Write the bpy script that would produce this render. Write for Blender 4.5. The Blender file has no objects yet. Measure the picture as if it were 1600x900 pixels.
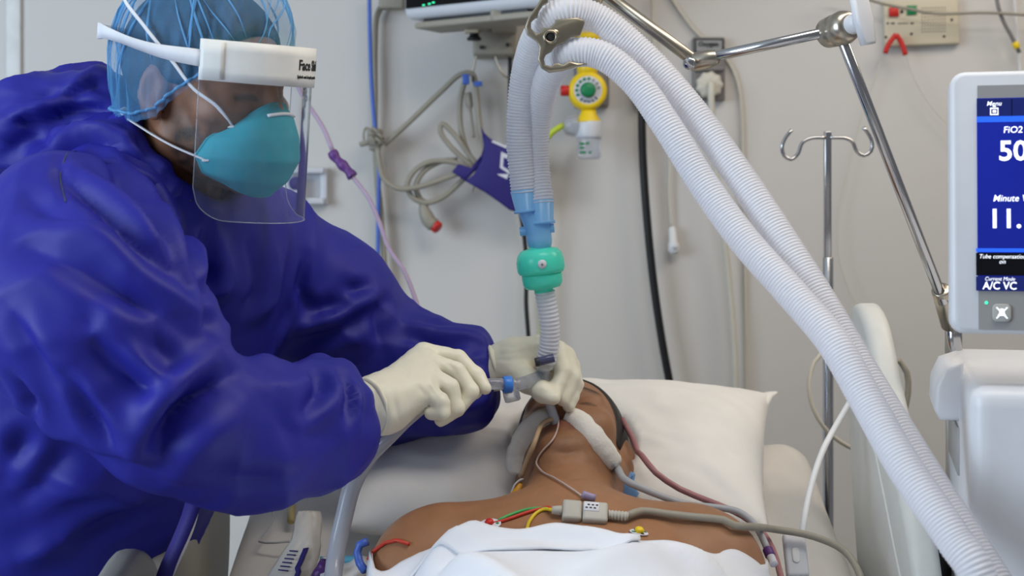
import bpy, bmesh, math, random
import numpy as np
from mathutils import Vector, Matrix, noise
from mathutils.bvhtree import BVHTree

random.seed(7)
scene = bpy.context.scene
COL = scene.collection
PI = math.pi

# ------------------------------------------------------------------ camera, world, lights, exposure
FPX, HX, HY, ZC = 2222.0, 800.0, 350.0, 1.40          # focal length in px, principal column, horizon row, eye height
cam_d = bpy.data.cameras.new('camera')
cam_d.sensor_width = 36.0
cam_d.lens = 36.0 * FPX / 1600.0
cam_d.shift_y = -(450.0 - HY) / 1600.0
cam_d.clip_start = 0.02
cam_d.dof.use_dof = True
cam_d.dof.focus_distance = 1.78
cam_d.dof.aperture_fstop = 5.0
cam = bpy.data.objects.new('camera', cam_d)
COL.objects.link(cam)
cam.location = (0, 0, ZC)
cam.rotation_euler = (PI / 2, 0, 0)
scene.camera = cam

world = bpy.data.worlds.new('world')
scene.world = world
world.use_nodes = True
bg = world.node_tree.nodes['Background']
bg.inputs[0].default_value = (0.86, 0.90, 1.0, 1)
bg.inputs[1].default_value = 0.19

def area(name, loc, target, sx, sy, power, col):
    l = bpy.data.lights.new(name, 'AREA')
    l.shape = 'RECTANGLE'; l.size = sx; l.size_y = sy
    l.energy = power; l.color = col
    o = bpy.data.objects.new(name, l); COL.objects.link(o)
    o.location = loc
    o.rotation_euler = (Vector(target) - Vector(loc)).to_track_quat('-Z', 'Y').to_euler()
    return o
area('window_light', (-2.4, 0.35, 1.75), (-0.3, 1.8, 1.15), 1.6, 1.5, 66, (0.70, 0.85, 1.0))
area('ceiling_light_panel', (0.5, 1.2, 2.72), (0.5, 1.2, 0), 1.2, 0.6, 17, (1.0, 0.93, 0.84))
area('ceiling_light_panel_far', (1.6, 1.9, 2.72), (1.6, 1.9, 0), 1.2, 0.6, 16, (1.0, 0.86, 0.70))
scene.view_settings.view_transform = 'Standard'
scene.view_settings.look = 'None'
scene.view_settings.gamma = 1.0
scene.view_settings.use_curve_mapping = False
scene.view_settings.exposure = 0.0

# ------------------------------------------------------------------ helpers
def V(*a): return Vector(a)
def P(px, py, Y):
    return Vector(((px - HX) / FPX * Y, Y, ZC - (py - HY) / FPX * Y))
def ray(px, py):
    return Vector(((px - HX) / FPX, 1.0, -(py - HY) / FPX)).normalized()
CAM = Vector((0, 0, ZC))

def lin(c):
    return c / 12.92 if c <= 0.04045 else ((c + 0.055) / 1.055) ** 2.4
def rgb(r, g, b): return (lin(r / 255), lin(g / 255), lin(b / 255), 1.0)

MATS = {}
def mat(name, col, rough=0.5, metal=0.0, trans=0.0, alpha=1.0, emit=0.0, var=0.06, vscale=30, bump=0.0, bscale=200,
        sheen=0.0, sss=0.0, spec=0.5, translucent=0.0, ior=1.45):
    m = bpy.data.materials.new(name); MATS[name] = m
    m.use_nodes = True
    nt = m.node_tree; bs = nt.nodes['Principled BSDF']
    bs.inputs['Roughness'].default_value = rough
    bs.inputs['Metallic'].default_value = metal
    bs.inputs['Transmission Weight'].default_value = trans
    bs.inputs['Alpha'].default_value = alpha
    bs.inputs['IOR'].default_value = ior
    bs.inputs['Specular IOR Level'].default_value = spec
    bs.inputs['Sheen Weight'].default_value = sheen
    if sss:
        bs.inputs['Subsurface Weight'].default_value = sss
        bs.inputs['Subsurface Radius'].default_value = (0.012, 0.006, 0.004)
        bs.inputs['Subsurface Scale'].default_value = 0.6
    tc = nt.nodes.new('ShaderNodeTexCoord')
    n = nt.nodes.new('ShaderNodeTexNoise'); n.inputs['Scale'].default_value = vscale; n.inputs['Detail'].default_value = 4
    nt.links.new(tc.outputs['Object'], n.inputs['Vector'])
    mr = nt.nodes.new('ShaderNodeMapRange'); mr.inputs['To Min'].default_value = 1 - var; mr.inputs['To Max'].default_value = 1 + var
    mr.inputs['From Min'].default_value = 0.3; mr.inputs['From Max'].default_value = 0.7
    nt.links.new(n.outputs['Fac'], mr.inputs['Value'])
    mx = nt.nodes.new('ShaderNodeVectorMath'); mx.operation = 'SCALE'
    mx.inputs[0].default_value = col[:3]
    nt.links.new(mr.outputs['Result'], mx.inputs['Scale'])
    nt.links.new(mx.outputs['Vector'], bs.inputs['Base Color'])
    m['colour_out'] = mx.name
    if emit:
        bs.inputs['Emission Strength'].default_value = emit
        nt.links.new(mx.outputs['Vector'], bs.inputs['Emission Color'])
    if bump:
        n2 = nt.nodes.new('ShaderNodeTexNoise'); n2.inputs['Scale'].default_value = bscale; n2.inputs['Detail'].default_value = 3
        nt.links.new(tc.outputs['Object'], n2.inputs['Vector'])
        bp = nt.nodes.new('ShaderNodeBump'); bp.inputs['Strength'].default_value = bump; bp.inputs['Distance'].default_value = 0.002
        nt.links.new(n2.outputs['Fac'], bp.inputs['Height'])
        nt.links.new(bp.outputs['Normal'], bs.inputs['Normal'])
    if translucent:
        tr = nt.nodes.new('ShaderNodeBsdfTranslucent'); mxs = nt.nodes.new('ShaderNodeMixShader')
        nt.links.new(mx.outputs['Vector'], tr.inputs['Color'])
        mxs.inputs['Fac'].default_value = translucent
        nt.links.new(bs.outputs[0], mxs.inputs[1]); nt.links.new(tr.outputs[0], mxs.inputs[2])
        nt.links.new(mxs.outputs[0], nt.nodes['Material Output'].inputs[0])
    return m

def attr_mix(m, attr, col, rough=None):
    """blend the base colour to col by a per-vertex mask that belongs to the thing itself (beard, hair, lips, print)"""
    nt = m.node_tree; bs = nt.nodes['Principled BSDF']
    src = bs.inputs['Base Color'].links[0].from_socket
    a = nt.nodes.new('ShaderNodeAttribute'); a.attribute_name = attr
    mix = nt.nodes.new('ShaderNodeMix'); mix.data_type = 'RGBA'
    nt.links.new(a.outputs['Fac'], mix.inputs['Factor'])
    nt.links.new(src, mix.inputs['A']); mix.inputs['B'].default_value = col
    nt.links.new(mix.outputs['Result'], bs.inputs['Base Color'])

def thing(name, label, cat, loc, group=None):
    o = bpy.data.objects.new(name, None); COL.objects.link(o)
    o.location = loc; o.empty_display_size = 0.05
    o['label'] = label; o['category'] = cat
    if group: o['group'] = group
    return o
def tag(o, label, cat, group=None):
    o['label'] = label; o['category'] = cat
    if group: o['group'] = group
    return o
def root_of(o):
    m = Matrix.Identity(4)
    while o is not None:
        m = Matrix.Translation(o.location) @ m if o.type == 'EMPTY' else m
        o = o.parent
    return m
def ob(name, geo, m, parent=None, smooth=True, auto=None):
    """one mesh object from (verts, faces) in world coordinates"""
    vs, fs = geo
    me = bpy.data.meshes.new(name)
    me.from_pydata([tuple(v) for v in vs], [], [tuple(int(i) for i in f) for f in fs]); me.update()
    if smooth:
        me.polygons.foreach_set('use_smooth', [True] * len(me.polygons))
        if auto: me.set_sharp_from_angle(angle=math.radians(auto))
    if m is not None: me.materials.append(m)
    o = bpy.data.objects.new(name, me); COL.objects.link(o)
    if parent is not None:
        o.parent = parent
        o.matrix_parent_inverse = root_of(parent).inverted() if parent.type == 'EMPTY' else Matrix.Identity(4)
    return o
def struct(o): o['kind'] = 'structure'; return o

def join(*gs):
    vs, fs = [], []
    for v, f in gs:
        k = len(vs); vs.extend(v); fs.extend([tuple(i + k for i in q) for q in f])
    return vs, fs
def xf(g, M): return [M @ Vector(v) for v in g[0]], g[1]

def frame(z, up=None):
    z = Vector(z).normalized()
    up = Vector(up) if up is not None else (Vector((0, 0, 1)) if abs(z.z) < 0.95 else Vector((0, 1, 0)))
    x = up.cross(z).normalized(); y = z.cross(x)
    return x, y, z
def axis_matrix(o, z, up=None):
    x, y, z = frame(z, up)
    m = Matrix((x, y, z)).transposed().to_4x4(); m.translation = Vector(o); return m

def catmull(pts, step, closed=False):
    pts = [Vector(p) for p in pts]; n = len(pts); out = []
    segs = n if closed else n - 1
    for i in range(segs):
        if closed: p0, p1, p2, p3 = pts[(i - 1) % n], pts[i], pts[(i + 1) % n], pts[(i + 2) % n]
        else:
            p1, p2 = pts[i], pts[i + 1]
            p0 = pts[i - 1] if i > 0 else p1 * 2 - p2
            p3 = pts[i + 2] if i + 2 < n else p2 * 2 - p1
        d01 = max((p1 - p0).length, 1e-6) ** .5; d12 = max((p2 - p1).length, 1e-6) ** .5; d23 = max((p3 - p2).length, 1e-6) ** .5
        m1 = ((p1 - p0) / d01 - (p2 - p0) / (d01 + d12) + (p2 - p1) / d12) * d12
        m2 = ((p2 - p1) / d12 - (p3 - p1) / (d12 + d23) + (p3 - p2) / d23) * d12
        k = max(1, int(round((p2 - p1).length / step)))
        for j in range(k):
            t = j / k; t2 = t * t; t3 = t2 * t
            out.append(p1 * (2 * t3 - 3 * t2 + 1) + m1 * (t3 - 2 * t2 + t) + p2 * (-2 * t3 + 3 * t2) + m2 * (t3 - t2))
    if not closed: out.append(pts[-1])
    return out

def tube(pts, r, n=10, step=0.012, closed=False, caps=True, flat=1.0, raw=False):
    """swept tube; r a number or r(arc length, total)"""
    c = [Vector(p) for p in pts] if raw else catmull(pts, step, closed)
    m = len(c); L = [0.0]
    for i in range(1, m): L.append(L[-1] + (c[i] - c[i - 1]).length)
    vs, fs = [], []
    x = None
    for i in range(m):
        a = c[(i - 1) % m] if (closed or i > 0) else c[i]; b = c[(i + 1) % m] if (closed or i < m - 1) else c[i]
        t = (b - a).normalized()
        if x is None: x, y, _ = frame(t)
        else:
            x = (x - t * x.dot(t)).normalized(); y = t.cross(x)
        rr = r(L[i], L[-1]) if callable(r) else r
        for j in range(n):
            w = 2 * PI * j / n
            vs.append(c[i] + x * (rr * math.cos(w)) + y * (rr * flat * math.sin(w)))
    rows = m if closed else m - 1
    for i in range(rows):
        i2 = (i + 1) % m
        for j in range(n):
            j2 = (j + 1) % n
            fs.append((i * n + j, i * n + j2, i2 * n + j2, i2 * n + j))
    if caps and not closed:
        fs.append(tuple(range(n - 1, -1, -1))); fs.append(tuple((m - 1) * n + j for j in range(n)))
    return vs, fs

def lathe(prof, n=32, o=(0, 0, 0), axis=(0, 0, 1), wave=None):
    M = axis_matrix(o, axis); vs, fs = [], []
    for (r, z) in prof:
        for j in range(n):
            a = 2 * PI * j / n
            rr = r * (wave(a, z) if wave else 1)
            vs.append(M @ Vector((rr * math.cos(a), rr * math.sin(a), z)))
    for i in range(len(prof) - 1):
        for j in range(n):
            k = (j + 1) % n
            fs.append((i * n + j, i * n + k, (i + 1) * n + k, (i + 1) * n + j))
    fs.append(tuple(range(n - 1, -1, -1))); fs.append(tuple((len(prof) - 1) * n + j for j in range(n)))
    return vs, fs
def cyl(a, b, r, r2=None, n=20, bev=0.12):
    a, b = Vector(a), Vector(b); L = (b - a).length; r2 = r if r2 is None else r2; e = min(r * bev, L * .3)
    return lathe([(r - e, 0), (r, e), (r2, L - e), (r2 - e, L)], n, a, b - a)

def bm_geo(bm):
    bm.verts.index_update()
    g = [v.co.copy() for v in bm.verts], [tuple(v.index for v in f.verts) for f in bm.faces]
    bm.free(); return g
def rbox(size, bev=0.004, seg=2, M=None):
    bm = bmesh.new(); bmesh.ops.create_cube(bm, size=1.0)
    for v in bm.verts: v.co = Vector((v.co.x * size[0], v.co.y * size[1], v.co.z * size[2]))
    if bev: bmesh.ops.bevel(bm, geom=list(bm.edges), offset=bev, segments=seg, profile=0.6, affect='EDGES')
    g = bm_geo(bm)
    return xf(g, M) if M is not None else g
def boxat(c, size, bev=0.004, seg=2, rot=None):
    M = Matrix.Translation(Vector(c))
    if rot is not None: M = M @ rot.to_4x4()
    return rbox(size, bev, seg, M)
def prism(poly, h, bev=0.0, seg=2, M=None):
    """polygon in local xy extruded by h along z"""
    bm = bmesh.new()
    f = bm.faces.new([bm.verts.new((x, y, 0)) for x, y in poly])
    r = bmesh.ops.extrude_face_region(bm, geom=[f])
    for v in r['geom']:
        if isinstance(v, bmesh.types.BMVert): v.co.z += h
    bmesh.ops.recalc_face_normals(bm, faces=bm.faces)
    if bev:
        es = [e for e in bm.edges if abs(e.verts[0].co.z - e.verts[1].co.z) < 1e-6]
        bmesh.ops.bevel(bm, geom=es, offset=bev, segments=seg, profile=0.5, affect='EDGES')
    g = bm_geo(bm)
    return xf(g, M) if M is not None else g
def round_rect(w, h, r, n=5, cx=0, cy=0):
    out = []
    for (sx, sy, a0) in ((1, 1, 0), (-1, 1, 90), (-1, -1, 180), (1, -1, 270)):
        for k in range(n + 1):
            a = math.radians(a0 + 90 * k / n)
            out.append((cx + sx * (w / 2 - r) + r * math.cos(a), cy + sy * (h / 2 - r) + r * math.sin(a)))
    return out
def circle(r, n=24, cx=0, cy=0):
    return [(cx + r * math.cos(2 * PI * k / n), cy + r * math.sin(2 * PI * k / n)) for k in range(n)]
def grid_geo(rows):
    """rows: list of equally long lists of points"""
    m, n = len(rows), len(rows[0]); vs = [p for r in rows for p in r]; fs = []
    for i in range(m - 1):
        for j in range(n - 1): fs.append((i * n + j, i * n + j + 1, (i + 1) * n + j + 1, (i + 1) * n + j))
    return vs, fs
def slab(rows, th, outward=None):
    """a closed thin shell on a grid of points, th thick along the surface normal"""
    m, n = len(rows), len(rows[0]); top, bot = [], []
    for i in range(m):
        t, b = [], []
        for j in range(n):
            du = rows[i][min(j + 1, n - 1)] - rows[i][max(j - 1, 0)]; dv = rows[min(i + 1, m - 1)][j] - rows[max(i - 1, 0)][j]
            nn = du.cross(dv)
            nn = nn.normalized() if nn.length > 1e-12 else Vector((0, 0, 1))
            t.append(rows[i][j] + nn * th * .5); b.append(rows[i][j] - nn * th * .5)
        top.append(t); bot.append(b)
    v1, f1 = grid_geo(top); v2, f2 = grid_geo(bot); k = len(v1)
    fs = f1 + [tuple(reversed([i + k for i in f])) for f in f2]
    ring = [j for j in range(n)] + [i * n + n - 1 for i in range(1, m)] + [(m - 1) * n + j for j in range(n - 2, -1, -1)] + [i * n for i in range(m - 2, 0, -1)]
    for a in range(len(ring)):
        p, q = ring[a], ring[(a + 1) % len(ring)]
        fs.append((q, p, p + k, q + k))
    return v1 + v2, fs

def text_geo(s, size, M, extrude=0.0004, offset=0.0, shear=0.0, align='CENTER'):
    cu = bpy.data.curves.new('txt', 'FONT'); cu.body = s; cu.size = size; cu.extrude = extrude; cu.offset = offset
    cu.shear = shear; cu.align_x = align; cu.align_y = 'CENTER'; cu.resolution_u = 3
    o = bpy.data.objects.new('txt', cu); COL.objects.link(o)
    bpy.context.view_layer.update()
    me = o.evaluated_get(bpy.context.evaluated_depsgraph_get()).to_mesh()
    g = [M @ v.co for v in me.vertices], [tuple(p.vertices) for p in me.polygons]
    o.to_mesh_clear() if hasattr(o, 'to_mesh_clear') else None
    bpy.data.objects.remove(o); bpy.data.curves.remove(cu)
    return g

# ------------------------------------------------------------------ signed distance modelling
def sd_cap(p, a, b, ra, rb):
    a = np.array(a, np.float32); b = np.array(b, np.float32); ab = b - a
    t = np.clip(((p - a) @ ab) / max(float(ab @ ab), 1e-12), 0, 1)
    return np.linalg.norm(p - a - t[:, None] * ab, axis=1) - (ra + (rb - ra) * t)
def sd_ell(p, c, r, R=None):
    q = p - np.array(c, np.float32)
    if R is not None: q = q @ np.array(R, np.float32)          # columns of R are the local axes in world space
    r = np.array(r, np.float32)
    k0 = np.linalg.norm(q / r, axis=1); k1 = np.linalg.norm(q / (r * r), axis=1)
    return k0 * (k0 - 1) / np.maximum(k1, 1e-9)
def smin(a, b, k):
    h = np.maximum(k - np.abs(a - b), 0) / k
    return np.minimum(a, b) - h * h * k * .25
def smax(a, b, k): return -smin(-a, -b, k)
def sd_chain(p, pts, k=0.01):
    """pts: (point, radius) chain"""
    d = None
    for (a, ra), (b, rb) in zip(pts[:-1], pts[1:]):
        e = sd_cap(p, a, b, ra, rb); d = e if d is None else smin(d, e, k)
    return d
def axes(*cols): return np.array([list(Vector(c).normalized()) for c in cols], np.float32).T

def largest(vs, qs):
    """keep the one connected surface, drop stray islands"""
    lab = np.arange(len(vs))
    while True:
        m = lab[qs].min(1); new = lab.copy()
        for i in range(4): np.minimum.at(new, qs[:, i], m)
        new = new[new]
        if (new == lab).all(): break
        lab = new
    k = np.bincount(lab).argmax(); keep = lab == k
    idx = np.cumsum(keep) - 1
    q = qs[keep[qs[:, 0]]]
    return vs[keep], idx[q]
def nets(f, lo, hi, h, B=6):
    """surface nets over a sparse grid; returns verts (N,3) and quads"""
    lo = np.array(lo, np.float32); hi = np.array(hi, np.float32)
    nb = np.ceil((hi - lo) / (h * B)).astype(int)
    cx = [lo[i] + (np.arange(nb[i]) + .5) * h * B for i in range(3)]
    C = np.stack(np.meshgrid(*cx, indexing='ij'), -1).reshape(-1, 3).astype(np.float32)
    d = f(C).reshape(nb)
    act = np.abs(d) < h * B * 1.35
    N = nb * B
    G = np.repeat(np.repeat(np.repeat(d, B, 0), B, 1), B, 2).astype(np.float32)
    idx = np.argwhere(act)
    off = np.stack(np.meshgrid(*[np.arange(B)] * 3, indexing='ij'), -1).reshape(-1, 3)
    for s in range(0, len(idx), 4000):
        I = (idx[s:s + 4000, None, :] * B + off[None]).reshape(-1, 3)
        G[I[:, 0], I[:, 1], I[:, 2]] = f((lo + (I + .5) * h).astype(np.float32))
    S = G < 0
    n0 = S.astype(np.int8)
    cnt = sum(n0[i:N[0] - 1 + i, j:N[1] - 1 + j, k:N[2] - 1 + k] for i in (0, 1) for j in (0, 1) for k in (0, 1))
    A = (cnt > 0) & (cnt < 8)
    cells = np.argwhere(A); vid = -np.ones(A.shape, np.int64); vid[A] = np.arange(len(cells))
    acc = np.zeros((len(cells), 3)); num = np.zeros(len(cells))
    cor = [(i, j, k) for i in (0, 1) for j in (0, 1) for k in (0, 1)]
    g = {c: G[cells[:, 0] + c[0], cells[:, 1] + c[1], cells[:, 2] + c[2]] for c in cor}
    for a in cor:
        for ax in range(3):
            if a[ax] == 0:
                b = list(a); b[ax] = 1; b = tuple(b)
                ga, gb = g[a], g[b]; m = (ga < 0) != (gb < 0)
                t = np.where(m, ga / np.where(ga == gb, 1, ga - gb), 0)
                pt = np.tile(np.array(a, float), (len(cells), 1)); pt[:, ax] += t
                acc += pt * m[:, None]; num += m
    vs = lo + (cells + acc / num[:, None] + .5) * h
    quads = []
    for ax in range(3):
        o1, o2 = (ax + 1) % 3, (ax + 2) % 3
        sl = [slice(1, N[i] - 1) for i in range(3)]; sl2 = list(sl); sl2[ax] = slice(2, N[ax])
        s0 = S[tuple(sl)]; s1 = S[tuple(sl2)]
        e = np.argwhere(s0 != s1) + 1
        fl = S[e[:, 0], e[:, 1], e[:, 2]]
        def cell(d1, d2):
            q = e.copy(); q[:, o1] -= d1; q[:, o2] -= d2
            q = np.minimum(q, np.array(A.shape) - 1)
            return vid[q[:, 0], q[:, 1], q[:, 2]]
        Q = np.stack([cell(1, 1), cell(0, 1), cell(0, 0), cell(1, 0)], 1)
        Q[~fl] = Q[~fl][:, ::-1]
        quads.append(Q[(Q >= 0).all(1)])
    return largest(vs, np.concatenate(quads))

def vnormals(vs, qs):
    fn = np.cross(vs[qs[:, 2]] - vs[qs[:, 0]], vs[qs[:, 3]] - vs[qs[:, 1]])
    n = np.zeros_like(vs)
    for i in range(4): np.add.at(n, qs[:, i], fn)
    return n / np.maximum(np.linalg.norm(n, axis=1), 1e-12)[:, None]
def relax(vs, qs, it=2, lam=0.5):
    for _ in range(it):
        s = np.zeros_like(vs); c = np.zeros(len(vs))
        for i in range(4):
            a, b = qs[:, i], qs[:, (i + 1) % 4]
            np.add.at(s, a, vs[b]); np.add.at(c, a, 1); np.add.at(s, b, vs[a]); np.add.at(c, b, 1)
        vs = vs + lam * (s / np.maximum(c, 1)[:, None] - vs)
    return vs
def bvh_of(vs, qs): return BVHTree.FromPolygons([tuple(v) for v in vs], [tuple(int(i) for i in q) for q in qs])
def hit(bvh, px, py, off=0.0):
    l, n, _, _ = bvh.ray_cast(CAM, ray(px, py))
    if l is None: return None, None
    if n.dot(ray(px, py)) > 0: n = -n
    return l + n * off, n
def polydist(vs, pts):
    """distance of every vertex to a polyline and the position along it (0..1)"""
    best = np.full(len(vs), 1e9); at = np.zeros(len(vs)); L = [0]
    for a, b in zip(pts[:-1], pts[1:]): L.append(L[-1] + (b - a).length)
    for i, (a, b) in enumerate(zip(pts[:-1], pts[1:])):
        a_, b_ = np.array(a), np.array(b); ab = b_ - a_
        t = np.clip(((vs - a_) @ ab) / max(ab @ ab, 1e-12), 0, 1)
        d = np.linalg.norm(vs - a_ - t[:, None] * ab, axis=1)
        m = d < best; best[m] = d[m]; at[m] = (L[i] + t[m] * (L[i + 1] - L[i])) / max(L[-1], 1e-9)
    return best, at
def fold(vs, nr, bvh, pxs, depth, width, side=0.0):
    """press a crease (depth<0) or raise a ridge (depth>0) along a line drawn on the cloth"""
    pts = [hit(bvh, *q)[0] for q in pxs]; pts = [p for p in pts if p is not None]
    if len(pts) < 2: return vs
    pts = catmull(pts, 0.02)
    d, t = polydist(vs, pts)
    w = np.clip(np.sin(np.clip(t, 0.04, 0.96) * PI), 0, 1) ** .6
    prof = np.exp(-np.maximum(d / width, 1e-6) ** 1.35) - side * np.exp(-((d - 1.9 * width) / width) ** 2)
    return vs + nr * (depth * prof * w)[:, None]

# ------------------------------------------------------------------ materials
M_wall = mat('wall_paint', rgb(206, 202, 197), .62, var=.02, vscale=3, bump=.12, bscale=40)
M_trim = mat('trim_plastic', rgb(215, 214, 212), .45)
M_floor = mat('vinyl_floor', rgb(150, 152, 150), .4, var=.1, vscale=12)
M_ceil = mat('ceiling_paint', rgb(230, 230, 228), .8)
M_white = mat('white_plastic', rgb(208, 210, 215), .38, var=.02)
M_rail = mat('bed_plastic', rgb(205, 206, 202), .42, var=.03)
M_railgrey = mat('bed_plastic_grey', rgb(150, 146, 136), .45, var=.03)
M_greyscr = mat('grey_bezel', rgb(150, 150, 150), .4, var=.02)
M_black = mat('black_rubber', rgb(18, 18, 20), .45)
M_dark = mat('dark_plastic', rgb(45, 46, 48), .45)
M_chrome = mat('chrome', rgb(190, 190, 192), .16, metal=1, var=.02)
M_steel = mat('brushed_steel', rgb(178, 170, 156), .3, metal=1, var=.06, vscale=60)
M_hose = mat('hose_plastic', rgb(240, 241, 246), .33, var=.01, translucent=.45)
M_flex = mat('flex_tube_plastic', rgb(240, 241, 246), .35, var=.01, translucent=.35)
M_blueclear = mat('blue_clear_plastic', rgb(150, 212, 255), .22, var=.02, translucent=.3, alpha=.82)
M_bluering = mat('blue_plastic', rgb(62, 130, 225), .3)
M_green = mat('green_clear_plastic', rgb(92, 246, 218), .25, var=.02, translucent=.25, alpha=.93)
M_clear = mat('clear_plastic', rgb(226, 230, 240), .12, trans=.75, var=.01, alpha=.75)
M_cotton = mat('white_cotton', rgb(232, 229, 224), .85, var=.02, bump=.12, bscale=900, sheen=.2)
M_sheet = mat('bed_sheet_cotton', rgb(206, 202, 196), .85, var=.02, bump=.12, bscale=900, sheen=.2)
M_top = mat('top_sheet_cotton', rgb(226, 228, 234), .8, var=.01, bump=.1, bscale=900, sheen=.2)
M_vinyl = mat('mattress_vinyl', rgb(60, 66, 84), .5)

# ------------------------------------------------------------------ setting
WY = 2.90
def WP(px, py, out=0.0): return P(px, py, WY - out)
struct(ob('wall_back', boxat((0, WY + .05, 1.4), (6, .1, 2.8), 0), M_wall, smooth=False))
struct(ob('floor', boxat((0, 1.0, -.05), (6, 4.0, .1), 0), M_floor, smooth=False))
struct(ob('ceiling', boxat((0, 1.0, 2.85), (6, 4.0, .1), 0), M_ceil, smooth=False))
struct(ob('baseboard_back', boxat((0, WY - .008, .06), (6, .016, .12), .004), M_trim))
x38 = WP(38, 0).x
struct(ob('trim_1', boxat((x38 - .02, WY - .004, 1.4), (.03, .010, 2.78), .003), M_trim))
struct(ob('trim_2', boxat((x38 - 1.05, WY - .004, 1.4), (.03, .010, 2.78), .003), M_trim))
struct(ob('trim_3', boxat((WP(1590, 0).x + .12, WY - .004, 1.4), (.03, .010, 2.78), .003), M_trim))

# ------------------------------------------------------------------ bed
HINGE, ZF, SL = 1.40, .74, math.tan(math.radians(20))
def bedz(y): return ZF + max(0.0, y - HINGE) * SL
BX0, BX1, BY1, BY0 = -.38, .46, 2.27, .18
bed = thing('hospital_bed', 'hospital bed with raised backrest and pale plastic side rails', 'bed', (.04, 1.2, 0))
def bed_profile(y0, y1, off, th, n=40):
    return None
def mattress():
    rows = []
    ys = [BY0 + (BY1 - BY0) * i / 60 for i in range(61)]
    for y in ys:
        row = []
        ey = min(1, (BY1 - y) / .05, (y - BY0) / .05) if True else 1
        ey = max(0, ey)
        for k in range(49):
            x = BX0 + (BX1 - BX0) * k / 48
            ex = max(0, min(1, (x - BX0) / .05, (BX1 - x) / .05))
            d = .045 * ((1 - math.sqrt(max(0, 1 - (1 - ex) ** 2))) + (1 - math.sqrt(max(0, 1 - (1 - ey) ** 2))))
            row.append(V(x, y, bedz(y) - .006 - d))
        rows.append(row)
    g = grid_geo(rows)
    m, n = len(rows), len(rows[0]); vs, fs = list(g[0]), list(g[1]); k = len(vs)
    for r in rows:
        for p in r: vs.append(V(p.x, p.y, bedz(p.y) - .145))
    fs += [tuple(reversed([i + k for i in f])) for f in g[1]]
    ring = [j for j in range(n)] + [i * n + n - 1 for i in range(1, m)] + [(m - 1) * n + j for j in range(n - 2, -1, -1)] + [i * n for i in range(m - 2, 0, -1)]
    for a in range(len(ring)):
        p, q = ring[a], ring[(a + 1) % len(ring)]; fs.append((q, p, p + k, q + k))
    return vs, fs
ob('mattress', mattress(), M_vinyl, bed)
# deck, frame, legs
rot20 = Matrix.Rotation(math.radians(20), 3, 'X')
ob('deck', boxat(((BX0 + BX1) / 2, (HINGE + BY0) / 2, ZF - .17), (BX1 - BX0 - .02, HINGE - BY0 - .03, .035), .006), M_rail, bed)
ym = (HINGE + BY1) / 2
ob('backrest_deck', boxat(((BX0 + BX1) / 2, ym + .01, bedz(ym) - .172), (BX1 - BX0 - .02, (BY1 - HINGE) / math.cos(math.radians(20)) - .03, .035), .006, rot=rot20), M_rail, bed)
ob('frame', join(boxat((BX0 + .05, 1.2, .47), (.05, 2.0, .07), .008), boxat((BX1 - .05, 1.2, .47), (.05, 2.0, .07), .008),
                 boxat((.04, 2.2, .47), (.80, .06, .07), .008), boxat((.04, .22, .47), (.80, .06, .07), .008),
                 boxat((.04, 1.2, .55), (.3, .5, .1), .01)), M_railgrey, bed)
for x in (BX0 + .06, BX1 - .06):
    for y in (.3, 2.1):
        lg = ob('leg', cyl((x, y, .12), (x, y, .46), .024), M_railgrey, bed)
        ob('caster', cyl((x - .016, y, .062), (x + .016, y, .062), .06, n=28), M_dark, lg)
ob('footboard', boxat((.04, .135, .72), (.86, .035, .42), .015), M_rail, bed)

def rail_panel(x0, x1, poly, bev=.012):
    M = Matrix(((0, 0, 1, x0), (1, 0, 0, 0), (0, 1, 0, 0), (0, 0, 0, 1)))
    return prism(poly, x1 - x0, bev, 3, M)
def smooth_poly(p, n=5):
    c = catmull([V(a, b, 0) for a, b in p], .02, closed=True)
    return [(v.x, v.y) for v in c]
rp = smooth_poly([(2.10, 1.22), (2.06, 1.285), (1.995, 1.268), (1.92, 1.185), (1.845, 1.105), (1.745, .975), (1.72, .87), (1.74, .75), (1.80, .72), (1.95, .76), (2.03, .90), (2.08, 1.08)])
r1 = ob('side_rail', rail_panel(.492, .530, rp), M_rail, bed)
rp2 = smooth_poly([(2.03, 1.14), (1.985, 1.16), (1.92, 1.09), (1.84, 1.0), (1.76, .90), (1.77, .86), (1.88, .85), (1.965, .92), (2.01, 1.04)])
ob('inset_panel', rail_panel(.4895, .494, rp2, .0015), M_rail, r1)
rp3 = smooth_poly([(2.10, 1.0), (2.05, 1.045), (1.93, 1.035), (1.885, 1.0), (1.73, .968), (1.62, .83), (1.60, .74), (1.72, .72), (1.95, .76), (2.08, .86)])
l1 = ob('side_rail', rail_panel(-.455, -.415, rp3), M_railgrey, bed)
ob('rail_strip', tube([P(308, 788, 1.84), P(296, 830, 1.79), P(274, 880, 1.74), P(262, 905, 1.71)], .005, 8), M_white, l1)
rp4 = smooth_poly([(1.70, .98), (1.62, 1.03), (1.53, 1.02), (1.28, .98), (1.02, .99), (.96, .93), (.96, .72), (1.1, .66), (1.5, .66), (1.66, .74), (1.70, .86)])
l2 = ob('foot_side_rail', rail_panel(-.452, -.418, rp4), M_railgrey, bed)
ob('foot_side_rail', rail_panel(.495, .528, smooth_poly([(1.50, .90), (1.46, .95), (1.28, .96), (1.02, .95), (.96, .90), (.96, .70), (1.1, .66), (1.4, .66), (1.48, .74)])), M_rail, bed)
for x in (-.434, .511):
    for y in (1.1, 1.35, 1.72, 1.9):
        ob('rail_bracket', boxat((x * .96 + .0016, y, .60), (.03, .05, .30), .006), M_railgrey, bed)

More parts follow.
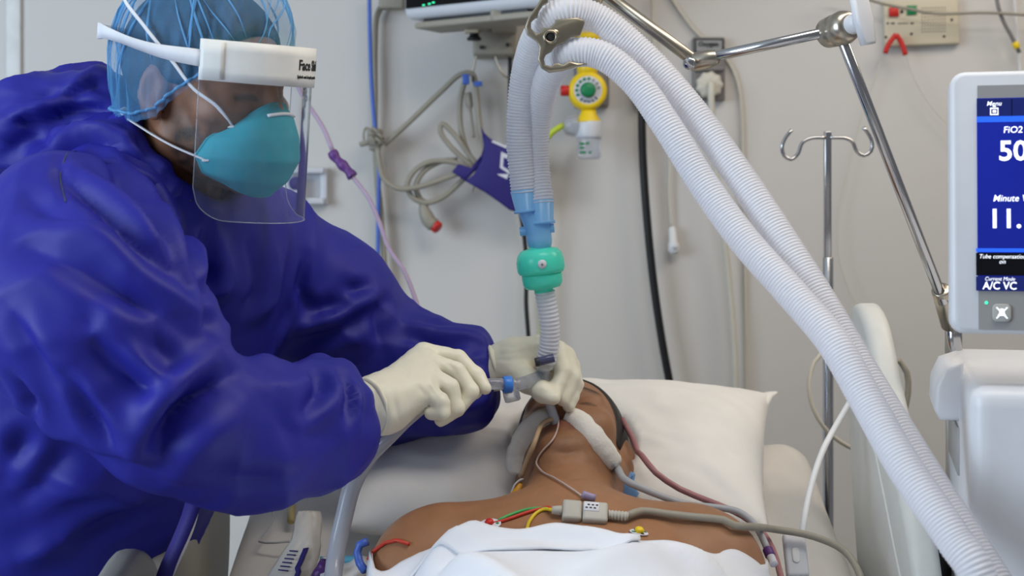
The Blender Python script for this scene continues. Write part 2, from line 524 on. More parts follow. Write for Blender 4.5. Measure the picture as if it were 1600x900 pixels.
# fitted sheet on the mattress
def fitted():
    rows = []
    y0, y1 = .20, BY1 + .012
    prof = []
    xs = [BX0 - .012 + (BX1 - BX0 + .024) * k / 90 for k in range(91)]
    for i in range(121):
        y = y0 + (y1 - y0) * i / 120; row = []
        ey = max(0, min(1, (y1 - y) / .06))
        for x in xs:
            ex = max(0, min(1, (x - xs[0]) / .06, (xs[-1] - x) / .06))
            d = .05 * ((1 - math.sqrt(max(0, 1 - (1 - ex) ** 2))) + (1 - math.sqrt(max(0, 1 - (1 - ey) ** 2))))
            w = .004 * noise.noise(V(x * 9 + 3, y * 5, 2)) + .012 * (.5 - abs(noise.noise(V(x * 11 + y * 8, y * 4, 7)))) * (1 if abs(x - .04) > .28 else .3)
            row.append(V(x, y, bedz(y) + .004 + w - d))
        # hang down the sides
        row = [V(xs[0] - .003, y, bedz(y) - .10), V(xs[0] - .004, y, bedz(y) - .075)] + row + [V(xs[-1] + .004 + .004 * noise.noise(V(0, y * 14, 0)), y, bedz(y) - .075), V(xs[-1] + .003, y, bedz(y) - .10)]
        rows.append(row)
    rows.append([V(p.x, y1 + .004, p.z - .05) for p in rows[-1]])
    return slab(rows, .0025)
tag(ob('fitted_sheet', fitted(), M_sheet), 'creased off-white fitted sheet stretched over the mattress', 'sheet')

# ------------------------------------------------------------------ ventilator
VR = Matrix.Rotation(math.radians(-14), 4, 'Z')
MVt = Matrix.Translation((.483, 1.50, 0)) @ VR
vent = thing('ventilator', 'white hospital ventilator with blue touch screen beside the bed', 'ventilator', MVt @ V(.2, .25, 0))
# cabinet: profile in local y,z swept across x
def vbox(x0, x1, y0, y1, z0, z1, bev, seg=4):
    return xf(rbox((x1 - x0, y1 - y0, z1 - z0), bev, seg), MVt @ Matrix.Translation(((x0 + x1) / 2, (y0 + y1) / 2, (z0 + z1) / 2)))
ob('cabinet', vbox(0, .40, 0, .50, .62, 1.228, .022), M_white, vent)
ob('front_panel', vbox(.066, .42, -.014, .05, .62, 1.219, .012), M_white, vent)
ob('cart_column', vbox(.10, .30, .14, .36, .14, .63, .02), M_white, vent)
ob('cart_base', vbox(-.02, .42, 0, .50, .09, .15, .02), M_dark, vent)
for x in (.02, .38):
    for y in (.06, .44):
        ob('caster', xf(cyl((-.015, 0, .045), (.015, 0, .045), .045, n=24), MVt @ Matrix.Translation((x, y, 0))), M_dark, vent)
# side handle block
hb = prism([(0, 0), (-.028, .0), (-.034, .012), (-.032, .040), (-.022, .062), (0, .070)], .16, .005, 3,
           MVt @ Matrix(((1, 0, 0, .006), (0, 0, 1, .18), (0, 1, 0, 1.168), (0, 0, 0, 1))))
ob('side_handle', hb, M_white, vent)
ob('side_vent', vbox(-.0025, .004, .17, .36, 1.105, 1.160, .001, 1), M_greyscr, vent)
ob('side_bumper', vbox(-.03, .0, .33, .43, .74, 1.01, .014), M_dark, vent)
ob('hose_port', xf(cyl((.035, .002, .86), (.035, -.03, .84), .019), MVt), M_dark, vent)
ob('hose_port', xf(cyl((.095, -.01, .86), (.095, -.045, .84), .019), MVt), M_dark, vent)
ob('panel_catch', vbox(.063, .10, -.018, -.008, .945, 1.005, .003), M_greyscr, vent)

# display: local frame whose xy plane is the screen face
yaw = Matrix.Rotation(math.radians(-14), 4, 'Z'); tilt = Matrix.Rotation(math.radians(86), 4, 'X')
D0 = P(1484, 112, 1.535)                                    # top left corner of the housing
MD = Matrix.Translation(D0) @ yaw @ tilt
MDi = MD.inverted()
def scr(px, py, lift=0.0):
    """point on the display face seen at a pixel, in display coordinates"""
    o = MDi @ CAM; d = MDi.to_3x3() @ ray(px, py); t = (lift - o.z) / d.z
    return o + d * t
hs = scr(1498, 521)
HH = -hs.y
disp = ob('display_housing', prism(round_rect(.36, HH, .016, 5, .18, -HH / 2), -.05, .006, 3, MD), M_white, vent)
def patch(name, px0, py0, px1, py1, m, lift, w=None, th=.0012, parent=None):
    a = scr(px0, py0, lift); b = scr(px1, py1, lift)
    x1 = b.x if w is None else w
    poly = [(a.x, b.y), (x1, b.y), (x1, a.y), (a.x, a.y)]
    return ob(name, prism(poly, th, 0, 1, MD @ Matrix.Translation((0, 0, lift))), m, vent if parent is None else parent, smooth=False)
M_scrblue = mat('screen_blue', rgb(16, 30, 128), .25, emit=.85, var=.18, vscale=5)
M_scrbar = mat('screen_bar', rgb(20, 30, 88), .25, emit=.7, var=.12, vscale=8)
M_scrblack = mat('screen_black', rgb(4, 5, 12), .2, emit=.3)
M_scrglow = mat('screen_light_blue', rgb(38, 92, 225), .25, emit=.8)
M_scrtext = mat('screen_text', rgb(238, 242, 250), .4, emit=1.0, var=0)
M_led = mat('green_led', rgb(60, 240, 170), .4, emit=1.5, var=0)
WS = .335
patch('bezel', 1527, 134, 1600, 516, M_greyscr, .0002, WS + .004)
sc_ = patch('screen', 1526, 154, 1600, 455, M_scrblue, .0012, WS)
patch('screen_bar', 1526, 155, 1600, 181, M_scrbar, .0022, WS, .0006, sc_)
patch('screen_highlight', 1526, 182, 1600, 190, M_scrglow, .0022, WS, .0005, sc_)
patch('screen_highlight', 1525, 388, 1600, 394, M_scrglow, .0022, WS, .0005, sc_)
patch('screen_divider', 1580, 155, 1581.5, 181, M_scrblack, .0026, None, .0005, sc_)
patch('message_bar', 1525, 395, 1600, 431, M_scrblack, .0022, WS, .0006, sc_)
patch('mode_bar', 1525, 432, 1600, 455, M_scrbar, .0022, WS, .0006, sc_)
def stext(s, px, py, h, off=.0, shear=0.0, sx=1.0):
    """h: letter size in px"""
    c = scr(px, py, .003); sz = h * 1.5 / FPX
    g = text_geo(s, sz, MD @ Matrix.Translation((c.x, c.y, .003)) @ Matrix.Diagonal((sx, 1, 1, 1)), .0001, off * sz, shear)
    ob('screen_text', g, M_scrtext, sc_, smooth=False)
stext('Menu', 1553, 162, 10, .004, .25)
stext('FiO2', 1582.5, 203, 14.5, .010, .12)
stext('50', 1583, 237, 44, .02, 0)
stext('Minute Volume', 1596, 310, 14.5, .008, .25, .95)
stext('11.1', 1581, 343, 42, .02, 0)
stext('Tube compensation', 1566, 401, 9.5, .0, .25, .92)
stext('on', 1566, 409, 9.5, .0, .25)
stext('Current Mode', 1562, 436, 8.5, .0, .25, .9)
stext('A/C VC', 1562, 447, 17, .012, .05, .92)
# menu icon: little case
for a in ((1547.5, 168.5, 1559.5, 170), (1547.5, 178, 1559.5, 179.5), (1547, 168.5, 1548.5, 179.5), (1558.5, 168.5, 1560, 179.5), (1551, 165.5, 1556, 167), (1551, 172, 1556.5, 176)):
    patch('screen_icon', *a, M_scrtext, .0028, None, .0003, sc_)
M_btn = mat('grey_button', rgb(172, 172, 168), .4)
c = scr(1565, 489)
btn = ob('alarm_button', prism(round_rect(.019, .019, .005, 4, c.x, c.y), .003, .001, 2, MD @ Matrix.Translation((0, 0, .0012))), M_btn, vent)
bell = [(-.0045, -.003), (.0045, -.003), (.003, -.0012), (.0024, .003), (.001, .0046), (-.001, .0046), (-.0024, .003), (-.003, -.0012)]
ob('bell_icon', prism([(c.x + x, c.y + y) for x, y in bell], .0004, 0, 1, MD @ Matrix.Translation((0, 0, .0043))), M_scrtext, btn, smooth=False)
for s in (1, -1):
    ob('bell_slash', prism([(c.x - s * .006, c.y - .0055), (c.x - s * .005, c.y - .0062), (c.x + s * .006, c.y + .0055), (c.x + s * .005, c.y + .0062)][::s], .0004, 0, 1, MD @ Matrix.Translation((0, 0, .0047))), M_scrtext, btn, smooth=False)
c = scr(1541, 473)
ob('status_light', prism(circle(.0016, 12, c.x, c.y), .0006, 0, 1, MD @ Matrix.Translation((0, 0, .0014))), M_led, vent, smooth=False)
ob('arm_post', cyl(P(1490, 500, 1.945), V(P(1490, 500, 1.945).x, 1.945, 1.222), .0115), M_chrome, vent)
ob('display_mount', xf(rbox((.12, .05, .10), .01), MVt @ Matrix.Translation((.2, .09, 1.27))), M_greyscr, vent)

# ------------------------------------------------------------------ support arm
J0, J1, J2, J3 = P(940, -14, 1.90), P(1085, 95, 1.86), P(1310, 46, 1.78), P(1475, 474, 1.89)
arm = thing('support_arm', 'jointed metal support arm holding up the breathing hoses', 'support arm', J3)
ob('arm_rod', cyl(J0, J1, .0085), M_steel, arm)
ob('arm_rod', cyl(J1 + (J2 - J1) * .08, J2 - (J2 - J1) * .06, .0068), M_chrome, arm)
ob('arm_rod', cyl(J2 + (J3 - J2) * .03, J3, .0072), M_chrome, arm)
ob('arm_sleeve', cyl(P(1470, 452, 1.885), P(1485, 508, 1.935), .0125), M_steel, arm)
ax2 = (P(1334, 38, 1.74) - P(1284, 56, 1.80)).normalized()
ob('elbow_joint', lathe([(.016, -.026), (.019, -.022), (.0205, -.004), (.0197, -.002), (.0205, 0), (.0215, .012), (.019, .02), (.0155, .025), (.012, .026)], 36, J2, ax2), M_steel, arm)
kn = ob('clamp_knob', lathe([(.011, .024), (.0125, .028), (.0125, .04), (.011, .044)], 24, J2, ax2), M_white, arm)
Mk = axis_matrix(J2 + ax2 * .044, ax2)
kw = (P(1340, -20, 1.72) - P(1354, 52, 1.72)).normalized()
kx, ky, kz = frame(ax2, kw)
Mw = Matrix((kx, ky, kz)).transposed().to_4x4(); Mw.translation = J2 + ax2 * .044
ob('knob_wing', prism([(-.009, -.03), (.009, -.03), (.012, 0), (.011, .036), (-.011, .036), (-.012, 0)], .012, .003, 2, Mw), M_white, kn)
ax1 = (J1 - J0).normalized()
ob('swivel_joint', lathe([(.009, -.012), (.0115, -.009), (.0125, 0), (.0125, .016), (.010, .026), (.0075, .03)], 28, P(1090, 96, 1.86), (J2 - J1).normalized()), M_steel, arm)
ob('swivel_screw', lathe([(.007, 0), (.0085, .002), (.0085, .008), (.006, .0105)], 20, P(1079, 99, 1.845), (-.35, -.9, -.1)), M_chrome, arm)
YC = 1.765
def pxpoly(pts, Y, th, bev, m=None):
    """an outline at depth Y, th thick towards the wall"""
    M = Matrix(((1, 0, 0, 0), (0, 0, 1, Y), (0, 1, 0, 0), (0, 0, 0, 1)))
    return prism([(P(a, b, Y).x, P(a, b, Y).z) for a, b in pts], th, bev, 2, M)
clipo = [(847, -6), (838, 9), (826, 25), (820, 42), (824, 54), (838, 64), (843, 74), (840, 92), (846, 106), (858, 113), (880, 110), (900, 104), (918, 99),
         (903, 98), (889, 95), (880, 101), (874, 99), (867, 98), (861, 103), (852, 101), (850, 92), (853, 85), (862, 80), (866, 74), (872, 70), (882, 66), (886, 62), (893, 57),
         (907, 55), (914, 35), (912, 30), (900, 27), (868, 30), (866, 36), (860, 42), (848, 43), (845, 49), (838, 52), (830, 44), (830, 34), (836, 28), (840, 27), (842, 18), (848, 8), (856, 4), (858, -6)]
M_gold = mat('satin_nickel', rgb(176, 166, 146), .3, metal=1, var=.05)
cl_ = ob('hose_clip', pxpoly(clipo[::-1], YC, .011, .0025), M_gold, arm, auto=40)
ob('clip_hub', lathe([(.0055, .004), (.0055, -.003), (.0075, -.005), (.0092, -.003), (.0095, .006)], 24, P(860, 58, YC), (0, 1, 0)), M_gold, cl_)
ob('hub_screw', cyl(P(860, 58, YC - .001), P(860, 58, YC + .004), .0054), M_dark, cl_)
ob('clip_stem', cyl(P(864, 56, YC + .004), P(922, 24, YC + .05), .0085), M_gold, cl_)
ob('clip_stem', cyl(P(920, 25, YC + .048), J0, .0075), M_gold, cl_)

# ------------------------------------------------------------------ breathing circuit
def corr(r, pitch, amp):
    def f(s, L):
        return r + amp * math.sin(2 * PI * s / pitch)
    return f
circ = thing('breathing_circuit', 'pair of white corrugated breathing hoses joined by a blue wye connector', 'breathing hoses', P(845, 400, 1.87))
HA = [(820, 300, 1.87), (813, 220, 1.865), (820, 120, 1.845), (846, 45, 1.80), (882, 18, 1.785), (930, 27, 1.79), (1000, 82, 1.79), (1075, 165, 1.77), (1150, 267, 1.73), (1228, 385, 1.68), (1285, 475, 1.64),
      (1335, 560, 1.60), (1392, 655, 1.55), (1460, 765, 1.49), (1535, 880, 1.43)]
HB = [(844, 318, 1.872), (836, 240, 1.875), (842, 172, 1.86), (862, 112, 1.82), (895, 83, 1.785), (938, 86, 1.775), (990, 125, 1.765), (1042, 197, 1.745), (1096, 283, 1.72), (1160, 372, 1.68), (1238, 460, 1.63),
      (1300, 533, 1.585), (1352, 622, 1.54), (1412, 728, 1.48), (1490, 842, 1.42)]
eA = [P(1572, 945, 1.405), MVt @ V(.085, -.10, .87), MVt @ V(.095, -.044, .842)]
eB = [P(1530, 905, 1.395), MVt @ V(.025, -.09, .86), MVt @ V(.035, -.03, .842)]
def hose(pts, extra):
    c = [P(*q) for q in pts] + extra
    return tube(c, corr(.0182, .0042, .0008), 22, .0042 / 6)
ob('hose', hose(HA, eA), M_hose, circ)
ob('hose', hose(HB, eB), M_hose, circ)
w0 = P(844, 398, 1.872)
a0, a1 = P(819, 296, 1.87), P(824, 332, 1.87)
b0, b1 = P(843, 312, 1.872), P(846, 350, 1.872)
def cuff(a, b, r0, r1, n=28):
    a, b = Vector(a), Vector(b); L = (b - a).length
    return lathe([(r0 - .002, 0), (r0, .001), (r1, L * .86), (r1 + .002, L * .88), (r1 + .002, L), (r1 - .003, L)], n, a, b - a)
ob('cuff', cuff(a0, a1, .0186, .0155), M_blueclear, circ)
ob('cuff', cuff(b0, b1, .0186, .0165), M_blueclear, circ)
def wye():
    o1 = P(827, 352, 1.872); o2 = P(846, 358, 1.872); o3 = P(843, 376, 1.872)
    f = lambda p: smin(smin(sd_cap(p, P(825, 330, 1.87), o3, .0125, .013), sd_cap(p, P(846, 345, 1.872), o3, .0125, .0135), .012), sd_cap(p, o3, w0, .0128, .0122), .006)
    v, q = nets(f, (o3 - V(.05, .05, .07)), (o3 + V(.05, .05, .07)), .0025)
    return v, q
ob('wye_body', wye(), M_blueclear, circ)
ob('wye_flange', cyl(P(812, 362, 1.872), P(866, 356, 1.872), .006, n=16), M_blueclear, circ)

fo = P(844.5, 412, 1.872)
filt = thing('breathing_filter', 'round green breathing filter hanging below the blue wye connector', 'filter', fo)
fax = (P(851, 462, 1.874) - P(842, 385, 1.872)).normalized()
ob('filter_dome', lathe([(.0125, -.030), (.0132, -.0205), (.0160, -.0205), (.0245, -.0185), (.0295, -.012), (.0316, -.003), (.0314, .008), (.029, .0125), (.027, .013)], 48, fo, fax), M_green, filt)
ob('filter_base', lathe([(.0262, .013), (.0268, .016), (.0262, .026), (.0225, .032), (.0125, .034), (.012, .038), (.0095, .043)], 48, fo, fax), M_green, filt)
pc = ob('sampling_port', lathe([(.0055, -.002), (.006, .002), (.0045, .004)], 20, P(847, 413, 1.8425), (0, -1, .1)), M_white, filt)
ob('port_cross', join(boxat(P(847, 413, 1.8380), (.004, .0012, .0009), 0), boxat(P(847, 413, 1.8380), (.0009, .0012, .004), 0)), M_greyscr, pc)
FT = [P(851, 455, 1.874), P(858, 500, 1.878), P(858, 540, 1.884), P(852, 566, 1.888)]
tag(ob('catheter_mount', tube(FT, corr(.0132, .0052, .0008), 22, .0052 / 6), M_flex), 'short white flexible tube between green filter and gloved hand', 'tube')

# ------------------------------------------------------------------ infusion pole at the bed head
YP = 2.36
pole = thing('infusion_pole', 'steel infusion pole with two curled hooks behind the bed', 'pole', P(1297, 700, YP))
pb = P(1296, 742, YP); pb.z = .42
ob('upright', join(boxat((P(1293, 300, YP).x, YP, (P(0, 205, YP).z + P(0, 405, YP).z) / 2), (.0115, .0115, P(0, 205, YP).z - P(0, 405, YP).z), .002)), M_chrome, pole)
ob('lower_upright', cyl(P(1294, 402, YP), V(P(1294, 402, YP).x, YP, .42), .0088), M_chrome, pole)
ob('pole_collar', cyl(P(1294, 528, YP), P(1294, 548, YP), .0118), M_steel, pole)
ob('pole_clamp', boxat((.50, YP - .065, .47), (.07, .18, .04), .006), M_steel, pole)
for s, pts in ((0, [(1290, 215), (1266, 216), (1253, 224), (1247, 240), (1236, 249), (1225, 243), (1222, 230), (1227, 216), (1237, 203)]),
               (1, [(1297, 215), (1322, 216), (1332, 222), (1339, 237), (1350, 243), (1361, 236), (1363, 224), (1358, 211), (1349, 199)])):
    ob('hook', tube([P(a, b, YP - .004) for a, b in pts], .0032, 10, .006), M_chrome, pole)

# ------------------------------------------------------------------ people: shared head shape
def head_sdf(p, neck=True, ears=True):
    """local head space: x to the person's right, y forward, z up, origin between the ears"""
    q = p.copy(); q[:, 0] = np.abs(q[:, 0])
    d = sd_ell(q, (0, -.014, .036), (.076, .097, .086))
    d = smin(d, sd_ell(q, (0, .034, -.022), (.060, .058, .088)), .03)
    d = smin(d, sd_cap(q, (.050, -.004, -.058), (.012, .068, -.092), .020, .022), .03)
    d = smin(d, sd_ell(q, (0, .078, -.098), (.022, .017, .017)), .02)
    d = smin(d, sd_ell(q, (.044, .052, -.022), (.022, .024, .020)), .02)
    d = smin(d, sd_cap(q, (.008, .083, .024), (.042, .068, .022), .011, .010), .016)
    d = smax(d, -sd_ell(q, (.032, .094, .004), (.019, .018, .012)), .014)
    d = smin(d, sd_ell(q, (.031, .071, .003), (.0135, .0125, .0120)), .006)
    d = smin(d, sd_cap(q, (0, .083, .018), (0, .107, -.028), .0075, .0105), .010)
    d = smin(d, sd_ell(q, (.0115, .098, -.034), (.0085, .010, .0075)), .006)
    d = smin(d, sd_cap(q, (0, .091, -.056), (.021, .082, -.060), .0052, .0035), .006)
    d = smin(d, sd_cap(q, (0, .0895, -.069), (.019, .081, -.065), .0062, .0035), .006)
    d = smax(d, -sd_cap(q, (0, .099, -.0625), (.022, .089, -.0625), .0022, .0015), .003)
    if ears:
        R = axes((1, .35, 0), (-.35, 1, -.12), (.0, .14, 1))
        e = sd_ell(q, (.079, -.016, -.004), (.0075, .0185, .0320), R)
        e = smax(e, -sd_ell(q, (.088, -.013, .0), (.007, .0115, .021), R), .005)
        e = smin(e, sd_ell(q, (.080, -.010, -.030), (.005, .008, .010)), .006)
        d = smin(d, e, .007)
    return d
def face_mask(v, c, r):
    return np.clip(1.4 - np.linalg.norm((v - np.array(c)) / np.array(r), axis=1) * 1.0, 0, 1)
def put_attr(o, name, a):
    at = o.data.attributes.new(name, 'FLOAT', 'POINT'); at.data.foreach_set('value', np.asarray(a, np.float32))

def hand_chain(p, chain, k=.006): return sd_chain(p, chain, k)

# ------------------------------------------------------------------ the carer in blue
NP = V(-.55, 1.80, 0)
nurse = thing('person', 'masked person in blue hooded coverall, face shield and gloves leaning over bed', 'person', NP)
M_skin = mat('skin', rgb(138, 95, 69), .5, var=.06, vscale=60, bump=.1, bscale=500, sss=.12)
M_blue = mat('coverall_cloth', rgb(35, 36, 140), .53, var=.05, vscale=8, bump=.08, bscale=1400, sheen=.0, spec=.32)
M_glove = mat('latex_glove', rgb(232, 228, 208), .42, var=.02, bump=.12, bscale=160, sss=.1)
M_cap = mat('cap_film', rgb(96, 165, 220), .6, var=.12, vscale=40, alpha=.28, bump=.3, bscale=90)
M_capedge = mat('cap_edge', rgb(104, 172, 225), .6, var=.1, vscale=60, alpha=.6)
M_hair = mat('dark_hair', rgb(24, 20, 19), .55, var=.3, vscale=120, bump=.4, bscale=400)
M_mask = mat('respirator_fabric', rgb(30, 150, 168), .75, var=.05, vscale=50, bump=.15, bscale=700)
M_maskedge = mat('respirator_edge', rgb(24, 138, 156), .7)
M_elastic = mat('white_elastic', rgb(222, 222, 226), .6)
M_band = mat('shield_band', rgb(226, 226, 222), .45)
M_foam = mat('yellow_foam', rgb(232, 220, 140), .8)
M_ink = mat('black_ink', rgb(25, 25, 28), .6)
M_zip = mat('zip_metal', rgb(120, 110, 90), .35, metal=1)

# head frame
ph, pt, rl = math.radians(63), math.radians(7), math.radians(3)
Fh = V(math.sin(ph) * math.cos(pt), -math.cos(ph) * math.cos(pt), -math.sin(pt))
Xh = Fh.cross(V(0, 0, 1)).normalized()           # person's right
Zh = Xh.cross(Fh).normalized()
Rr = Matrix.Rotation(rl, 3, Fh)
Xh, Zh = Rr @ Xh, Rr @ Zh
CH = P(326, 140, 1.70)
MH = Matrix((Xh, Fh, Zh)).transposed().to_4x4(); MH.translation = CH
RH = np.array([list(Xh), list(Fh), list(Zh)], np.float32).T
cH = np.array(CH, np.float32)
def toH(p): return ((p - cH) @ RH).astype(np.float32)
def H(x, y, z): return MH @ V(x, y, z)
S_near, S_far = P(98, 362, 1.58), P(408, 395, 1.94)
neckb = P(238, 330, 1.78)

def nurse_body(p):
    d = head_sdf(toH(p))
    d = smin(d, sd_cap(p, H(0, -.022, -.05), neckb, .056, .062), .03)
    d = smin(d, sd_cap(p, S_near + V(.06, .05, -.05), S_far - V(.05, .05, .05), .05, .05), .05)
    d = smin(d, sd_cap(p, neckb, neckb + V(-.02, .02, -.14), .08, .10), .04)
    return d
vs, qs = nets(nurse_body, CH - V(.34, .34, .45), CH + V(.34, .34, .16), .0042)
vs = relax(vs, qs, 1, .4)
L_ = toH(vs.astype(np.float32))
body = ob('body', (vs, qs), M_skin, nurse)
bvh_nb = bvh_of(vs, qs)
z, y = L_[:, 2], L_[:, 1]; ax_ = np.abs(L_[:, 0])
nz = np.array([noise.noise(Vector(v) * 90) for v in vs])
beard = np.clip((-.014 - z + .15 * (y - .02) * 0) / .03, 0, 1) * np.clip((y + .012) / .025, 0, 1) * np.clip((z + .155) / .05, 0, 1) * np.clip((.75 + .6 * nz), .4, 1) * .97
brow = np.clip(1.2 - np.abs(z - .026 + .10 * (ax_ - .03)) / .0070, 0, 1) * np.clip((ax_ - .008) / .006, 0, 1) * np.clip((.054 - ax_) / .008, 0, 1) * (y > .05)
lash = np.clip(1.3 - np.abs(z + .0035 + .2 * (ax_ - .03) ** 2 * 30) / .0042, 0, 1) * (ax_ > .016) * (ax_ < .047) * (y > .06) * .9
put_attr(body, 'dark', np.maximum(np.maximum(beard, brow * .95), lash))
attr_mix(M_skin, 'dark', rgb(38, 29, 25))

def nurse_hair(p):
    q = toH(p)
    d = head_sdf(q, ears=False) - .006
    ex = sd_ell(q, (0, .105, -.045), (.115, .118, .115))
    low = -(q[:, 2] + .035 - .5 * np.minimum(q[:, 1] + .02, 0) * -1 * 0)
    ear = -( (np.abs(q[:, 0]) - .055) ) 
    d = smax(d, -ex, .01)
    side = sd_ell(q, (0, .0, -.072), (.2, .062, .082))
    d = smax(d, -side, .008)
    return np.maximum(d, -(q[:, 2] + .058))
vs2, qs2 = nets(nurse_hair, CH - V(.16, .16, .16), CH + V(.16, .16, .16), .005)
ob('hair', (relax(vs2, qs2, 1), qs2), M_hair, nurse)

# ---- coverall
Fb = V(.72, -.66, -.20).normalized(); Lb = V(.66, .72, .0).normalized(); Ub = Fb.cross(Lb).normalized(); 
if Ub.z < 0: Ub = -Ub
RB = axes(Fb, Lb, Ub)
E_near, W_near = P(250, 652, 1.50), P(592, 634, 1.735)
E_far, W_far = P(596, 588, 2.03), P(786, 585, 1.945)
def torso(p):
    d = sd_ell(p, P(232, 470, 1.80), (.135, .185, .25), RB)
    d = smin(d, sd_cap(p, S_near + V(.02, .02, -.01), S_far - V(.03, .02, .0), .082, .078), .08)
    d = smin(d, sd_cap(p, P(200, 330, 1.74), P(300, 370, 1.85), .10, .085), .06)
    d = smin(d, sd_ell(p, P(135, 690, 1.84), (.15, .19, .26), RB), .10)
    d = smin(d, sd_ell(p, P(30, 900, 1.90), (.165, .20, .26), RB), .10)
    hp = P(-20, 960, 1.92)
    for s in (-1, 1):
        a = hp + Lb * (s * .10); b = V(a.x - .06, a.y, .10)
        d = smin(d, sd_cap(p, a, b, .125, .085), .05)
    # neck opening
    d = smax(d, -sd_cap(p, H(0, -.01, -.06), P(272, 300, 1.74), .066, .058), .02)
    return d
cuff_ax = (P(640, 615, 1.77) - P(573, 640, 1.722)).normalized()
def sleeves(p):
    up = sd_chain(p, [(S_near, .090), (S_near * .55 + E_near * .45 + V(-.012, -.01, 0), .113), (E_near + V(-.004, 0, .02), .086)], .05)
    fa = sd_chain(p, [(E_near + V(.02, .01, -.004), .080), (E_near * .62 + W_near * .38 + V(0, 0, -.026), .078),
                      (E_near * .30 + W_near * .70 + V(0, 0, -.016), .068), (P(532, 640, 1.698), .054), (P(580, 636, 1.725), .036)], .04)
    fa = smax(fa, (p - np.array(P(546, 639, 1.708), np.float32)) @ np.array(cuff_ax, np.float32), .024)
    n1 = smin(up, fa, .016)
    f1 = sd_chain(p, [(S_far, .088), (S_far * .5 + E_far * .5 + V(0, 0, .01), .088), (E_far + V(0, 0, .0), .088), (E_far * .5 + W_far * .5 + V(0, 0, -.006), .068), (P(752, 588, 1.962), .052), (P(790, 583, 1.945), .036)], .05)
    f1 = smax(f1, (p - np.array(P(776, 584, 1.95), np.float32)) @ np.array(V(.95, -.1, .05).normalized(), np.float32), .035)
    return n1, f1
def coverall(p):
    d = torso(p); n1, f1 = sleeves(p)
    d = smin(d, f1, .04)
    return smin(d, n1, .022)
vs, qs = nets(coverall, V(-1.05, 1.28, .02), V(.06, 2.35, 1.62), .0054)
vs = relax(vs, qs, 2, .5)
bvh_c = bvh_of(vs, qs); nr = vnormals(vs, qs)
# loose cloth: folds that follow the sleeves and hang from the shoulders
def along(vs, a, b):
    a, b = np.array(a), np.array(b); ab = b - a; L = np.linalg.norm(ab); u_ = ab / L
    t = (vs - a) @ u_; q = vs - a - t[:, None] * u_
    e1 = np.cross(u_, [0, 0, 1.0]); e1 /= np.linalg.norm(e1); e2 = np.cross(u_, e1)
    return t, np.arctan2(q @ e2, q @ e1), np.linalg.norm(q, axis=1), L
def crisp(x, p=2.2): return max(0.0, 1 - abs(x) * 2.1) ** p
def sleeve_folds(vs, nr, a, b, rmax, amp, twist, freq, seed, gather=0.0, lead=.02, tail=.02):
    t, th, rad, L = along(vs, a, b)
    m = (t > -lead) & (t < L + tail) & (rad < rmax)
    out = vs.copy()
    for i in np.nonzero(m)[0]:
        w = min(1, (t[i] + lead) / .05, (L + tail - t[i]) / .05)
        k = th[i] + twist * t[i]
        c, s_ = math.cos(k), math.sin(k)
        n1 = noise.noise(Vector((c * freq, s_ * freq, t[i] * 7 + seed))); n2 = noise.noise(Vector((c * freq * 1.9 + 4, s_ * freq * 1.9, t[i] * 13 + seed)))
        d = amp * (crisp(n1) - .28) + amp * .45 * (crisp(n2) - .25)
        if gather: d += gather * max(0, min(1, (t[i] - L * .62) / (L * .3))) * math.sin(th[i] * 9 + 3 * n1)
        out[i] += nr[i] * d * max(0, w)
    return out
pk = np.zeros(len(vs))
ca, sa = Fb.x, Fb.y
for i, v in enumerate(vs):
    f_ = (v[0] + .55) * Fb.x + (v[1] - 1.8) * Fb.y; l_ = (v[0] + .55) * Lb.x + (v[1] - 1.8) * Lb.y
    pk[i] = .004 * noise.noise(Vector((v[0] * 6, v[1] * 6, v[2] * 4))) + .0055 * (crisp(noise.noise(Vector((f_ * 8 + v[2] * 4, l_ * 8 - v[2] * 2, v[2] * 2.2 + 5)))) - .28)
vs = vs + nr * pk[:, None]
vs = sleeve_folds(vs, nr, S_near, E_near, .17, .0055, 5.0, .65, 2)
vs = sleeve_folds(vs, nr, E_near, P(546, 639, 1.708), .13, .0045, -5.0, .7, 9, .0026)
vs = sleeve_folds(vs, nr, S_far, E_far, .13, .0055, 4.0, .7, 15)
vs = sleeve_folds(vs, nr, E_far, P(776, 584, 1.95), .11, .0045, -5.0, .7, 21, .0026)
nr = vnormals(vs, qs)
